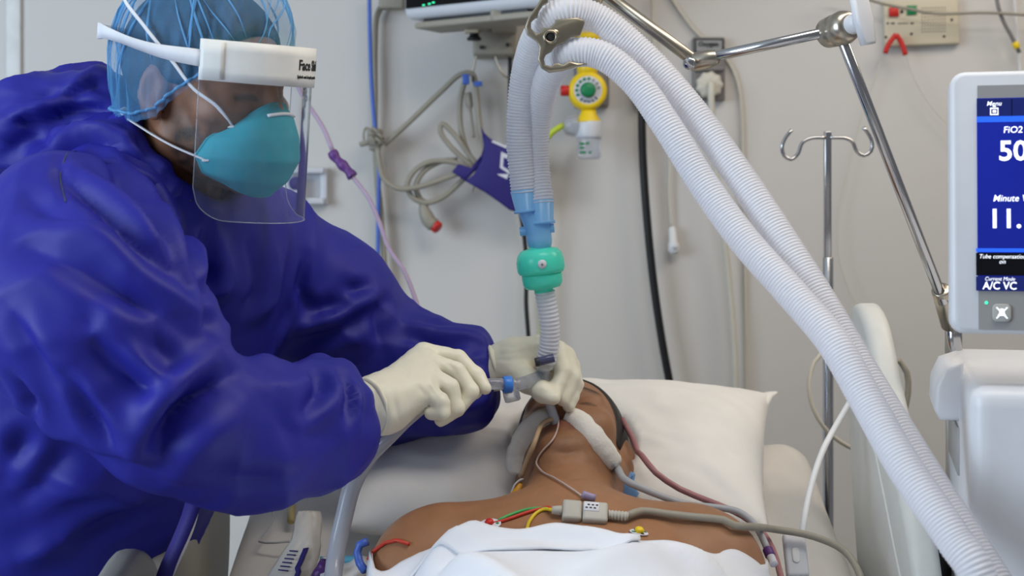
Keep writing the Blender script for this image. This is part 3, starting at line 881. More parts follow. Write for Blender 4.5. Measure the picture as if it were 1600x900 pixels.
FOLDS = [  # (pixel line, depth, width): negative = crease, positive = ridge
    ([(95, 278), (165, 330), (215, 385), (255, 425)], -.012, .010), ([(120, 265), (185, 318), (240, 380), (275, 430)], .012, .012),
    ([(150, 240), (205, 310), (250, 390), (290, 450)], -.014, .010), ([(175, 240), (225, 300), (275, 390), (300, 470)], .012, .012),
    ([(200, 260), (250, 330), (290, 400), (318, 490)], -.014, .011), ([(235, 280), (275, 350), (305, 430)], .010, .012),
    ([(93, 240), (93, 272), (102, 318)], -.005, .005), ([(30, 300), (100, 340), (180, 350)], -.008, .014), ([(60, 330), (140, 360), (220, 430)], .010, .016),
    ([(20, 380), (90, 400), (200, 450)], -.010, .016), ([(120, 420), (220, 470), (320, 520)], -.012, .014), ([(200, 430), (280, 480), (350, 560)], .012, .016),
    ([(360, 582), (318, 612), (275, 655), (248, 700), (252, 728)], -.024, .015), ([(345, 560), (290, 600), (245, 650), (222, 705)], .014, .020),
    ([(275, 730), (330, 680), (380, 640)], .014, .026),
    ([(105, 590), (140, 650), (180, 708)], -.010, .011), ([(120, 560), (160, 620), (210, 690)], .009, .013), ([(165, 545), (200, 585), (265, 640)], -.008, .010), ([(185, 535), (225, 575), (280, 620)], .008, .010),
    ([(60, 520), (100, 590), (125, 660)], .009, .016), ([(18, 598), (40, 625), (52, 648)], -.014, .010), ([(10, 480), (60, 560), (110, 620)], -.008, .014),
    ([(140, 480), (150, 540), (190, 600)], -.008, .014), ([(230, 500), (250, 540), (300, 580)], -.008, .012), ([(215, 610), (245, 600), (270, 560)], -.007, .010),
    ([(492, 578), (500, 605), (470, 650)], -.010, .010), ([(512, 574), (525, 610), (500, 660)], .008, .010), ([(530, 578), (548, 612), (540, 665)], -.009, .008), ([(548, 590), (560, 625), (556, 670)], .006, .007),
    ([(420, 640), (470, 680), (520, 680)], -.007, .020), ([(400, 600), (450, 605), (480, 590)], .006, .014), ([(330, 745), (400, 752), (480, 735)], -.006, .014), ([(460, 640), (470, 670), (480, 700)], .007, .014),
    ([(320, 372), (324, 440), (318, 520)], -.020, .011), ([(300, 372), (305, 430), (300, 500)], .012, .012), ([(345, 380), (350, 450), (342, 530)], .010, .013),
    ([(390, 390), (400, 460), (385, 560)], -.010, .014), ([(430, 400), (425, 470), (410, 560)], .010, .016), ([(478, 405), (470, 450), (485, 488)], -.012, .010),
    ([(485, 490), (550, 470), (620, 452)], -.010, .012), ([(455, 545), (520, 520), (600, 470)], -.010, .012), ([(440, 520), (520, 495), (590, 458)], .010, .014),
    ([(540, 448), (556, 452), (580, 448)], -.010, .010), ([(600, 470), (590, 500), (596, 540)], -.008, .012), ([(620, 500), (680, 520), (760, 530)], .007, .014), ([(640, 530), (700, 540), (770, 545)], -.009, .010),
    ([(720, 560), (750, 545), (785, 548)], -.009, .008), ([(730, 590), (760, 580), (785, 575)], .007, .008), ([(735, 620), (760, 605), (782, 598)], -.007, .008), ([(660, 640), (700, 640), (760, 620)], .006, .012),
    ([(60, 740), (150, 760), (230, 790)], .012, .022), ([(100, 850), (180, 815), (240, 795)], -.012, .016), ([(20, 880), (110, 840), (190, 800)], .012, .018), ([(10, 790), (60, 760), (110, 700)], -.010, .018),
    ([(60, 660), (30, 700), (5, 750)], -.016, .014), ([(130, 700), (200, 740), (270, 770)], -.012, .02),
]
for ln, dp, wd in FOLDS: vs = fold(vs, nr, bvh_c, ln, dp * 1.25, wd * .9, .25)
vs = relax(vs, qs, 1, .3)
ob('coverall', (vs, qs), M_blue, nurse)
bvh_c = bvh_of(vs, qs)
# shoulder seam
st = [hit(bvh_c, a, b, .0005)[0] for a, b in ((118, 236), (102, 246), (94, 272), (97, 296), (103, 316))]
ob('shoulder_seam', tube([q for q in st if q is not None], .0007, 6, .008), M_vinyl, nurse)

# ---- hood lying on the back of the neck
def hood(p):
    d = sd_ell(p, P(76, 222, 1.80), (.13, .085, .068), axes((.95, .2, .28), (-.2, .97, 0), (-.28, -.05, .95)))
    d = smin(d, sd_cap(p, P(56, 192, 1.74), P(150, 164, 1.74), .052, .042), .05)
    d = smin(d, sd_cap(p, P(130, 160, 1.84), P(205, 205, 1.86), .05, .04), .04)
    col = [(P(196, 252, 1.655), .024), (P(190, 215, 1.68), .024), (P(192, 195, 1.76), .028), (P(235, 205, 1.86), .03), (P(330, 270, 1.86), .026), (P(362, 340, 1.80), .02)]
    d = smin(d, sd_chain(p, col, .02), .035)
    fr = [(P(196, 252, 1.655), .026), (P(236, 292, 1.645), .022), (P(278, 332, 1.66), .018), (P(305, 366, 1.68), .012)]
    d = smin(d, sd_chain(p, fr, .02), .02)
    d = smin(d, sd_cap(p, P(105, 262, 1.67), P(192, 262, 1.655), .040, .030), .04)
    d = smax(d, -sd_cap(p, H(0, -.012, -.03), P(276, 310, 1.735), .060, .052), .012)
    return d
vs, qs = nets(hood, V(-.95, 1.50, 1.34), V(-.28, 2.02, 1.68), .0054)
vs = relax(vs, qs, 2, .5); nr = vnormals(vs, qs); bvh_h = bvh_of(vs, qs)
pk = np.array([(crisp(noise.noise(Vector((v[0] * 7, v[1] * 9, v[2] * 17 - v[0] * 7)))) - .28) * .011 + (crisp(noise.noise(Vector((v[0] * 15, v[1] * 16, v[2] * 30)))) - .28) * .004 for v in vs])
vs = vs + nr * pk[:, None]
for ln, dp, wd in [([(0, 185), (60, 190), (120, 170), (190, 172)], -.014, .010), ([(0, 205), (80, 175), (140, 160), (195, 165)], .010, .010), ([(60, 215), (110, 195), (190, 190)], -.014, .010),
                   ([(50, 150), (90, 150), (130, 140), (160, 128)], -.009, .010), ([(70, 235), (120, 210), (190, 208)], .012, .011), ([(80, 250), (140, 222), (200, 222)], -.014, .009),
                   ([(10, 240), (50, 215), (80, 225)], -.010, .012), ([(110, 245), (160, 240), (220, 250), (262, 275)], -.012, .008), ([(130, 262), (190, 258), (240, 282)], .010, .010), ([(130, 110), (150, 130), (185, 160)], -.008, .009),
                   ([(205, 200), (240, 248), (290, 300)], -.006, .007)]:
    vs = fold(vs, nr, bvh_h, ln, dp * 1.4, wd, .2)
vs = relax(vs, qs, 1, .3)
ob('hood', (vs, qs), M_blue, nurse)
ob('zip_pull', join(tube([P(294, 296, 1.655), P(297, 308, 1.652), P(300, 324, 1.652), P(297, 312, 1.650)], .0022, 8, .004)), M_zip, nurse)
zl = [P(302, 330, 1.668), P(308, 345, 1.672)]

# ---- trouser ends and shoes (below the frame)
hp = P(-20, 960, 1.92)
for s in (-1, 1):
    a = hp + Lb * (s * .10); b = V(a.x - .06, a.y, .06)
    Fx = V(Fb.x, Fb.y, 0).normalized()
    def shoe(p, b=b):
        d = smin(sd_ell(p, b + Fx * .06 - V(0, 0, .015), (.13, .048, .042), axes(Fx, V(-Fx.y, Fx.x, 0), V(0, 0, 1))), sd_cap(p, b, b + V(0, 0, .05), .045, .05), .03)
        return np.maximum(d, -(p[:, 2] - .004))
    v_, q_ = nets(shoe, b - V(.22, .22, .07), b + V(.22, .22, .14), .008)
    ob('shoe', (relax(v_, q_, 1), q_), M_dark, nurse)

# ---- bouffant cap
def rim_z(th):
    """height of the elastic edge round the head, th = 0 at the brow, pi at the nape"""
    a = abs((th + PI) % (2 * PI) - PI)
    return float(np.interp(math.degrees(a), [0, 35, 55, 72, 86, 100, 125, 150, 180], [.032, .028, .014, -.010, -.034, -.043, -.042, -.039, -.037]))
def cap_pt(th, v, grow=0.0):
    """v = 0 at the rim, 1 at the crown"""
    z0 = rim_z(th); zt = .142
    c, s = math.cos(th), math.sin(th)
    a = v * PI / 2
    puff = math.sin(min(1, v * 1.7) * PI / 2) ** .6
    ex = .088 + .014 * puff; ey = (.101 if c > 0 else .106) + (.016 if c > 0 else .018) * puff
    k = math.cos(a) ** .62
    w = .006 * noise.noise(V(s * 4, c * 4, v * 3)) + .006 * (.5 - abs(noise.noise(V(s * 9 + v, c * 9 - v * 2, v * 2.5 + 3)))) + .003 * noise.noise(V(s * 20, c * 20, v * 9))
    ruf = .0022 * math.sin(th * 58) * max(0, 1 - v * 5)
    r = 1 + (w * (1 - v ** 3) + ruf + grow) / .09
    zc = z0 + (zt - z0) * math.sin(a) ** .85 + w * v
    return H(ex * s * k * r, -.010 + ey * c * k * r, zc)
rows = [[cap_pt(2 * PI * j / 176, i / 34.0 * .995) for j in range(177)] for i in range(35)]
ob('cap', grid_geo(rows), M_cap, nurse)
edge = []
for j in range(348):
    th = 2 * PI * j / 348
    q = cap_pt(th, .02, .002); edge.append(q + (q - CH).normalized() * .001 * math.sin(th * 58))
ob('cap_elastic', tube(edge, lambda s, L: .0019 + .0003 * math.sin(s / L * 2 * PI * 58), 6, closed=True, raw=True), M_capedge, nurse)
# gathered pleats over the crown
pl = []
for k in range(40):
    th = random.uniform(0, 2 * PI); v0 = random.uniform(.05, .3); v1 = random.uniform(.45, .9); dth = random.uniform(-.5, .5)
    pl.append(tube([cap_pt(th + dth * t, v0 + (v1 - v0) * t, .0015) for t in (0, .25, .5, .75, 1)], lambda s, L: .0013 * math.sin(PI * min(.98, max(.02, s / L))) + .0002, 6, .008, flat=.5))
for g_ in pl: ob('cap_pleat', g_, M_capedge, nurse)
# ---- respirator
def mask_pt(u, v):
    """u -1..1 across, v 0 (bridge) .. 1 (chin)"""
    ph_ = u * math.radians(88)
    w = np.interp(v, [0, .12, .35, .6, .85, 1], [.030, .043, .060, .067, .060, .038])
    ye = np.interp(v, [0, .12, .35, .6, .85, 1], [.078, .066, .046, .036, .044, .062])
    yf = np.interp(v, [0, .12, .35, .6, .85, 1], [.104, .114, .121, .123, .108, .090])
    zz = np.interp(v, [0, 1], [-.008, -.118]) 
    c = math.cos(ph_)
    zz -= .012 * (1 - abs(u)) * (v - .5) * -1 * 0
    zz += (.014 * (1 - abs(u) ** 1.5) if v < .05 else 0)*0 - (1 - c) * (.020 * (1 - v) - .014 * v)
    return H(w * math.sin(ph_) * 1.0, ye + (yf - ye) * c ** .75, zz)
def smooth_interp_rows():
    return [[mask_pt(-1 + 2 * j / 40, i / 36) for j in range(41)] for i in range(37)]
mr = smooth_interp_rows()
mk = ob('respirator', slab(mr, .0025), M_mask, nurse)
mv = np.array([v.co[:] for v in mk.data.vertices])
rim = mr[0] + [r[-1] for r in mr[1:]] + mr[-1][::-1][1:] + [r[0] for r in mr[::-1][1:-1]]
ob('respirator_edge', tube(rim, .0022, 8, closed=True, raw=True), M_maskedge, mk)
# stitched rib close to the rim
rim2 = [mask_pt(-.93, i / 30) for i in range(2, 29)]
ob('weld_line', join(*[boxat(q + (q - H(0, 0, -.06)).normalized() * .0012, (.0012, .0012, .0030), 0) for q in rim2]), M_maskedge, mk)
nc = [mask_pt(u, .10) + Fh * .0022 for u in (-.42, -.2, 0, .2, .42)]
ob('nose_clip', tube(nc, .0034, 10, .006, flat=.6), M_elastic, mk)
def strap(pts, r=.0032): return tube(pts, r, 8, .006, flat=.45)
# the person's right side is +x in head space
s_up = [mask_pt(.93, .16), H(.066, .068, -.016), H(.080, .044, .002), H(.092, .022, .030), H(.1025, -.012, .066), H(.094, -.055, .100), H(.04, -.085, .128), H(-.04, -.085, .128), H(-.094, -.055, .100), H(-.1025, -.012, .066), H(-.080, .044, .002), H(-.066, .068, -.016), mask_pt(-.93, .16)]
ob('strap', strap(s_up), M_elastic, mk)
s_lo = [mask_pt(.93, .66), H(.074, .014, -.066), H(.078, -.028, -.050), H(.072, -.066, -.036), H(.0, -.104, -.030), H(-.072, -.066, -.036), H(-.078, -.028, -.050), H(-.068, .012, -.068), mask_pt(-.93, .66)]
ob('strap', strap(s_lo), M_elastic, mk)
for q in (mask_pt(.93, .16), mask_pt(.93, .66)): ob('staple', boxat(q - Fh.cross(Zh) * -.002, (.008, .003, .0025), .0005), M_elastic, mk)

# ---- face shield
M_visor = bpy.data.materials.new('visor_film'); M_visor.use_nodes = True
nt = M_visor.node_tree
for n_ in list(nt.nodes): nt.nodes.remove(n_)
out = nt.nodes.new('ShaderNodeOutputMaterial'); tb = nt.nodes.new('ShaderNodeBsdfTransparent'); gb = nt.nodes.new('ShaderNodeBsdfGlossy'); df = nt.nodes.new('ShaderNodeBsdfDiffuse')
fr = nt.nodes.new('ShaderNodeLayerWeight'); fr.inputs['Blend'].default_value = .09
m1 = nt.nodes.new('ShaderNodeMixShader'); m2 = nt.nodes.new('ShaderNodeMixShader')
tb.inputs[0].default_value = (.97, .98, 1, 1); gb.inputs['Roughness'].default_value = .12; df.inputs[0].default_value = (.75, .78, .85, 1)
ns = nt.nodes.new('ShaderNodeTexNoise'); ns.inputs['Scale'].default_value = 14
mrn = nt.nodes.new('ShaderNodeMapRange'); mrn.inputs['To Min'].default_value = .02; mrn.inputs['To Max'].default_value = .09
nt.links.new(ns.outputs['Fac'], mrn.inputs['Value']); nt.links.new(mrn.outputs[0], m1.inputs[0])
nt.links.new(tb.outputs[0], m1.inputs[1]); nt.links.new(df.outputs[0], m1.inputs[2])
nt.links.new(fr.outputs['Fresnel'], m2.inputs[0]); nt.links.new(m1.outputs[0], m2.inputs[1]); nt.links.new(gb.outputs[0], m2.inputs[2])
nt.links.new(m2.outputs[0], out.inputs[0])
def vis(th, z, g=0.0):
    d = (.048 - z) * .02
    return H((.094 + g) * math.sin(th), .012 + (.119 + g + d) * math.cos(th), z)
T0 = math.radians(68)
ztop, zb = .050, -.144
rows = []
for i in range(41):
    t = i / 40; row = []
    for j in range(61):
        th = -T0 + 2 * T0 * j / 60
        e = (T0 - abs(th)) * .1
        lowr = .035
        zz_b = zb + (lowr - math.sqrt(max(0, lowr ** 2 - (lowr - min(e, lowr)) ** 2)))
        row.append(vis(th, ztop + (zz_b - ztop) * t))
    rows.append(row)
shield = ob('face_shield', grid_geo(rows), M_visor, nurse)
rimv = [r[0] for r in rows] + rows[-1][1:] + [r[-1] for r in rows[::-1][1:]]
ob('visor_edge', tube(rimv, .0006, 6, raw=True), M_clear, shield)
def band(z0, z1, g, th_, t0=-T0, t1=T0):
    return slab([[vis(t0 + (t1 - t0) * j / 40, z0 + (z1 - z0) * i / 4, g) for j in range(41)] for i in range(5)], th_)
ob('headband', band(.059, .013, .0022, .0016), M_band, shield)
fo_rows = []
for j in range(31):
    th = -math.radians(62) + math.radians(124) * j / 30
    a, b = vis(th, .0575, -.002), H(.078 * math.sin(th), .012 + .088 * math.cos(th), .0575)
    fo_rows.append((a, b))
vsf, fsf = [], []
for a, b in fo_rows:
    dz = Zh * -.035
    vsf += [a, b, b + dz, a + dz]
for j in range(30):
    k = j * 4
    for i in range(4): fsf.append((k + i, k + (i + 1) % 4, k + 4 + (i + 1) % 4, k + 4 + i))
fsf += [(3, 2, 1, 0), (120, 121, 122, 123)]
ob('foam_pad', (vsf, fsf), M_foam, shield, smooth=False)
def tsurf(th, z, g):
    q = vis(th, z, g); n_ = (vis(th, z, g + .01) - q).normalized(); t_ = (vis(th + .01, z, g) - q).normalized()
    if t_.dot(V(1, 0, 0)) < 0: t_ = -t_
    u_ = n_.cross(t_)
    M = Matrix((t_, u_, n_)).transposed().to_4x4(); M.translation = q; return M
# find the angle whose projection falls on the printed words
def thx(px, z):
    best = None
    for k in range(400):
        th = -T0 + 2 * T0 * k / 399; q = vis(th, z, .003); n_ = vis(th, z, .01) - q
        if n_.dot(CAM - q) < 0: continue
        e = abs(HX + q.x / q.y * FPX - px)
        if best is None or e < best[0]: best = (e, th)
    return best[1]
def curved_text(s, px, z, size, bold):
    g = text_geo(s, size, Matrix.Identity(4), .0002, bold, 0, 'LEFT')
    th0 = thx(px, z); sgn = 1 if vis(th0 + .01, z).x > vis(th0, z).x else -1
    vs_ = []
    for v in g[0]:
        # walk along the band by arc length
        th = th0 + sgn * v.x / .118
        vs_.append(vis(th, z + v.y, .0034 + v.z))
    return vs_, g[1]
ob('shield_print', curved_text('Face Shield', 467, .038, .0165, .0004), M_ink, shield, smooth=False)
ob('shield_print', curved_text('Splash and droplet protection', 464, .025, .0052, .0001), M_ink, shield, smooth=False)
def ribbon(pts, w, up):
    c = catmull(pts, .008); rows = [[], []]
    return slab([[q - up(i / len(c)) * w / 2 for i, q in enumerate(c)], [q + up(i / len(c)) * w / 2 for i, q in enumerate(c)]], .0012)
hb_ = [vis(T0 * .97, .037, .003), H(.103, .012, .041), H(.109, -.02, .047), H(.110, -.05, .054), H(.098, -.080, .058), H(.06, -.118, .058), H(-.06, -.118, .058), H(-.098, -.080, .058), H(-.110, -.03, .048), vis(-T0 * .97, .037, .003)]
ob('elastic_strap', ribbon(hb_, .019, lambda t: Zh * math.cos(.9 * math.sin(t * PI * 3)) + (H(1, 0, 0) - CH) * .3 * math.sin(t * PI * 3)), M_elastic, shield)
ob('band_tab', slab([[vis(T0 * (.80 + .19 * j / 6), .057 - .042 * i / 3, .0042) for j in range(7)] for i in range(4)], .0012), M_band, shield)

# ---- gloved hands
def glove_near():
    Yk = lambda a: 1.76 + a
    wr = W_near
    idx = [(P(662, 551, 1.822), .0130), (P(716, 560, 1.824), .0112), (P(744, 586, 1.818), .0102), (P(758, 606, 1.810), .0086)]
    mid = [(P(668, 566, 1.796), .0130), (P(714, 580, 1.798), .0112), (P(736, 612, 1.792), .0103), (P(720, 636, 1.786), .0088)]
    rin = [(P(671, 588, 1.770), .0130), (P(704, 606, 1.768), .0113), (P(713, 638, 1.764), .0104), (P(688, 656, 1.764), .0088)]
    pin = [(P(668, 612, 1.748), .0120), (P(690, 628, 1.740), .0102), (P(692, 645, 1.738), .0094), (P(673, 646, 1.742), .0080)]
    thb = [(P(625, 610, 1.835), .018), (P(670, 625, 1.845), .0150), (P(712, 622, 1.840), .0120), (P(742, 613, 1.826), .0098)]
    def f(p):
        d = None
        for (m, r) in ((idx[0], .0135), (mid[0], .0140), (rin[0], .0140), (pin[0], .0130)):
            e = sd_cap(p, wr + (m[0] - wr) * .12, m[0], .026, r)
            d = e if d is None else smin(d, e, .022)
        d = smin(d, sd_cap(p, P(548, 636, 1.715), wr, .030, .029), .02)
        d = smin(d, sd_cap(p, wr, P(650, 618, 1.80), .026, .024), .02)
        for c in (idx, mid, rin, pin): d = smin(d, sd_chain(p, c, .004), .0030)
        d = smin(d, sd_chain(p, thb, .008), .012)
        return d
    v, q = nets(f, P(650, 600, 1.77) - V(.13, .10, .09), P(650, 600, 1.77) + V(.12, .12, .085), .0026)
    v = relax(v, q, 1, .4); n = vnormals(v, q); b = bvh_of(v, q)
    w = np.array([noise.noise(Vector(t) * 55) * .0010 + noise.noise(Vector((t[0] * 150, t[1] * 60, t[2] * 60))) * .0006 for t in v]); v = v + n * w[:, None]
    for ln, dp, wd in [([(668, 600), (676, 612), (682, 622)], -.002, .0035), ([(676, 592), (684, 604), (690, 618)], -.002, .0035), ([(652, 602), (660, 612), (668, 620)], -.0018, .003), ([(610, 600), (618, 630), (622, 655)], -.0022, .004),
                       ([(603, 600), (608, 632), (612, 660)], .002, .004), ([(690, 560), (708, 575), (718, 592)], -.002, .0032), ([(680, 575), (696, 590), (704, 606)], -.002, .0032), ([(690, 622), (702, 621), (712, 620)], -.0016, .003), ([(720, 622), (728, 623), (734, 622)], -.0016, .003)]:
        v = fold(v, n, b, ln, dp, wd)
    return v, q
v_, q_ = glove_near()
g1 = ob('glove', (v_, q_), M_glove, nurse)
bvh_g1 = bvh_of(v_, q_)
cax = (P(640, 610, 1.78) - P(548, 636, 1.715)).normalized()
def cuffring(o, ax, rx, L, tilt=0):
    return lathe([(rx * .96, 0), (rx * 1.06, .001), (rx * 1.07, .0035), (rx * 1.0, .006), (rx * .97, L * .5), (rx * .93, L)], 40, o, ax, wave=lambda a, z: 1 + .03 * math.sin(3 * a + 1) + .015 * math.sin(11 * a + z * 300))
ob('glove_cuff', cuffring(P(573, 636, 1.722), (P(640, 615, 1.77) - P(573, 640, 1.722)).normalized(), .0345, .030), M_glove, g1)
def glove_far():
    wr = P(790, 572, 1.945)
    def f(p):
        d = sd_cap(p, P(770, 578, 1.945), P(800, 565, 1.945), .029, .028)
        d = smin(d, sd_cap(p, P(800, 565, 1.945), P(838, 558, 1.955), .028, .024), .02)
        # index side reaching up to the flexible tube, knuckles behind it
        d = smin(d, sd_cap(p, P(812, 556, 1.94), P(842, 540, 1.938), .020, .0145), .014)
        d = smin(d, sd_cap(p, P(830, 560, 1.955), P(868, 560, 1.945), .022, .018), .014)
        fs_ = [[(P(848, 545, 1.946), .014), (P(872, 548, 1.935), .0125), (P(880, 580, 1.905), .0115), (P(868, 612, 1.885), .0098)],
               [(P(855, 553, 1.950), .014), (P(884, 556, 1.938), .0125), (P(893, 590, 1.912), .0115), (P(880, 624, 1.893), .0098)],
               [(P(855, 568, 1.952), .013), (P(893, 572, 1.944), .0115), (P(899, 602, 1.920), .0105), (P(889, 634, 1.903), .0092)]]
        for c in fs_: d = smin(d, sd_chain(p, c, .005), .0045)
        th_ = [(P(800, 578, 1.925), .019), (P(826, 596, 1.900), .0155), (P(846, 612, 1.880), .0125), (P(864, 622, 1.868), .0100)]
        d = smin(d, sd_chain(p, th_, .008), .012)
        pk_ = [(P(822, 580, 1.95), .016), (P(852, 590, 1.955), .0130), (P(868, 606, 1.94), .0105)]
        d = smin(d, sd_chain(p, pk_, .005), .008)
        return d
    v, q = nets(f, P(838, 580, 1.93) - V(.075, .09, .07), P(838, 580, 1.93) + V(.075, .06, .065), .0026)
    v = relax(v, q, 1, .4); n = vnormals(v, q)
    w = np.array([noise.noise(Vector(t) * 60) * .0011 + noise.noise(Vector((t[0] * 60, t[1] * 60, t[2] * 160))) * .0007 for t in v]); v = v + n * w[:, None]
    return v, q
g2 = ob('glove', glove_far(), M_glove, nurse)
ob('glove_cuff', cuffring(P(772, 575, 1.945), (P(820, 562, 1.945) - P(772, 577, 1.945)).normalized(), .0305, .018), M_glove, g2)

# ------------------------------------------------------------------ pillow
PX, PYc = .072, 2.09
PM = Matrix.Translation((PX, PYc, bedz(PYc) + .066)) @ Matrix.Rotation(math.radians(22), 4, 'X')
# patient head frame
a27 = math.radians(27)
Up = V(0.0, math.cos(a27), math.sin(a27)); Np = V(0.0, -math.sin(a27), math.cos(a27))
yw = Matrix.Rotation(math.radians(-9), 3, Up); Np = yw @ Np
rl2 = Matrix.Rotation(math.radians(-3), 3, Np); Up = rl2 @ Up
Xp = Np.cross(Up).normalized()
CP = V(.083, 1.992, 1.080)
RP = np.array([list(Xp), list(Np), list(Up)], np.float32).T
MP = Matrix((Xp, Np, Up)).transposed().to_4x4(); MP.translation = CP
cP = np.array(CP, np.float32)
def toP(p): return ((p - cP) @ RP).astype(np.float32)
def HP(x, y, z): return MP @ V(x, y, z)
def pillow():
    hw, hd, ht = .310, .188, .078
    def side(s):
        rows = []
        for i in range(57):
            v = -1 + 2 * i / 56; row = []
            for j in range(81):
                u = -1 + 2 * j / 80
                ex = 1 - .06 * (1 - abs(v) ** 2.2) ; ey = 1 - .07 * (1 - abs(u) ** 2.2)
                t = max(0, (1 - abs(u) ** 2.6) * (1 - abs(v) ** 2.4)) ** .48
                w = .008 * noise.noise(V(u * 3, v * 3, 5 + s)) + .014 * (.5 - abs(noise.noise(V(u * 5 + v * 3, v * 4, 9)))) * (1 - t * .5)
                p = PM @ V(u * hw * (1 + .07 * v) * (1 - .04 * (1 - abs(v) ** 3)) + .012 * v, v * hd * (1 - .06 * (1 - abs(u) ** 3)), s * ht * t + w * t)
                row.append(p)
            rows.append(row)
        return rows
    out = []
    for s in (1, -1):
        rows = side(s)
        for r in rows:
            for k, p in enumerate(r):
                if s > 0:   # pressed by the head and neck
                    q = np.array([p[:]], np.float32)
                    d1 = sd_ell(toP(q), (0, -.014, .03), (.088, .110, .098))[0]; d2 = sd_cap(q, HP(0, -.03, -.03), V(.075, 1.80, .93), .075, .10)[0]
                    for _ in range(3):
                        d = min(d1, d2)
                        if d < .004:
                            p = p - (PM.to_3x3() @ V(0, 0, 1)) * (.006 - d) * 1.0
                            q = np.array([p[:]], np.float32)
                            d1 = sd_ell(toP(q), (0, -.014, .03), (.088, .110, .098))[0]; d2 = sd_cap(q, HP(0, -.03, -.03), V(.075, 1.80, .93), .075, .10)[0]
                    infl = max(0, 1 - max(0, min(d1, d2)) / .10)
                    p = p - (PM.to_3x3() @ V(0, 0, 1)) * .012 * infl ** 2
                # stay above the mattress
                p.z = max(p.z, bedz(p.y) + .012 + (.004 if s > 0 else 0))
                r[k] = p
        g = grid_geo(rows)
        out.append(g if s > 0 else (g[0], [tuple(reversed(f)) for f in g[1]]))
    return join(*out)
g = pillow()
bm = bmesh.new(); me = bpy.data.meshes.new('t'); me.from_pydata([tuple(v) for v in g[0]], [], g[1]); bm.from_mesh(me)
bmesh.ops.remove_doubles(bm, verts=bm.verts, dist=.0004); gp = bm_geo(bm); bpy.data.meshes.remove(me)
pil = thing('pillow', 'plump white pillow under the head of the patient', 'pillow', PM.translation)
ob('pillow_body', gp, M_cotton, pil)
seam = [PM @ V(sx * .325, 0, 0) for sx in (1,)]
crn = PM @ V(.310 * 1.07 + .012, .188, 0)
ob('pillow_corner', tube([crn + V(-.03, -.02, -.012), crn + V(-.008, -.004, 0), crn + V(.006, .002, .004)], lambda s, L: .020 * (1 - s / L) + .004, 12, .006, flat=.5), M_cotton, pil)

# ------------------------------------------------------------------ the patient
pat = thing('person', 'bare-shouldered person lying in bed with gauze and breathing tube at the mouth', 'person', (.06, 1.75, bedz(1.75)))
M_skin2 = mat('patient_skin', rgb(152, 108, 76), .5, var=.07, vscale=45, bump=.12, bscale=420, sss=.12)
sl = math.radians(20)
ST = V(0, math.cos(sl), math.sin(sl)); SN = V(0, -math.sin(sl), math.cos(sl))     # along the back towards the head, and out of the bed
def TB(x, t, n): return V(.068 + x, HINGE, ZF) + ST * t + SN * n                       # torso frame: t along the back, n above the mattress
RT = axes((1, 0, 0), ST, SN)
def patient(p):
    q = p.copy()
    h = head_sdf(toP(p))
    d = sd_ell(p, TB(0, .24, .095), (.165, .235, .092), RT)                                  # rib cage
    d = smin(d, sd_cap(p, TB(-.145, .432, .108), TB(.145, .432, .108), .061, .061), .09)      # shoulder girdle
    d = smin(d, sd_ell(p, TB(0, .385, .100), (.10, .10, .066), RT), .06)
    for s in (-1, 1):
        d = smin(d, sd_ell(p, TB(s * .085, .27, .150), (.085, .085, .040), RT), .05)          # chest
        d = smin(d, sd_cap(p, TB(s * .02, .425, .138), TB(s * .15, .440, .138), .014, .014), .03)   # collarbones
        d = smin(d, sd_ell(p, TB(s * .180, .412, .100), (.062, .068, .066), RT), .03)          # deltoids
        arm_ = [(TB(s * .185, .39, .08), .052), (TB(s * .225, .22, .062), .045), (TB(s * .245, .08, .050), .040), (V(.068 + s * .245, 1.28, ZF + .05), .034), (V(.068 + s * .225, 1.14, ZF + .045), .027)]
        d = smin(d, sd_chain(p, arm_, .03), .03)
        hd_ = V(.068 + s * .215, 1.08, ZF + .042)
        d = smin(d, sd_ell(p, hd_, (.038, .055, .020)), .02)
        for k in range(4):
            fx = s * (-.024 + .016 * k)
            d = smin(d, sd_chain(p, [(hd_ + V(fx, -.04, .0), .0105), (hd_ + V(fx * 1.15, -.085 + .012 * abs(k - 1.5), .004), .0095), (hd_ + V(fx * 1.2, -.118 + .014 * abs(k - 1.5), -.008), .008)], .004), .004)
        d = smin(d, sd_chain(p, [(hd_ + V(-s * .025, .02, 0), .014), (hd_ + V(-s * .052, -.01, .0), .0115), (hd_ + V(-s * .060, -.045, -.006), .0095)], .004), .008)
        leg_ = [(V(.068 + s * .085, 1.22, ZF + .10), .085), (V(.068 + s * .10, .86, ZF + .085), .062), (V(.068 + s * .11, .55, ZF + .065), .048), (V(.068 + s * .115, .40, ZF + .05), .036), (V(.068 + s * .135, .37, ZF + .15), .03)]
        d = smin(d, sd_chain(p, leg_, .03), .03)
    d = smin(d, sd_ell(p, V(.068, 1.36, ZF + .105), (.155, .20, .095)), .08)                   # belly and hips
    # neck: throat to sternum and the nape
    nk = sd_cap(p, HP(0, -.012, -.045), TB(0, .445, .098), .058, .064)
    nk = smin(nk, sd_cap(p, HP(0, .040, -.085), TB(0, .435, .135), .034, .030), .045)
    for s in (-1, 1): nk = smin(nk, sd_cap(p, HP(s * .058, -.01, -.05), TB(-s * .03, .43, .125), .015, .015), .03)
    h = smin(h, nk, .022)
    return smin(h, d, .05)
vs, qs = nets(patient, V(-.26, .28, .72), V(.42, 2.20, 1.26), .0042)
vs = relax(vs, qs, 1, .4)
L_ = toP(vs.astype(np.float32)); z, y, ax_ = L_[:, 2], L_[:, 1], np.abs(L_[:, 0])
bvh_p = bvh_of(vs, qs); nr = vnormals(vs, qs)
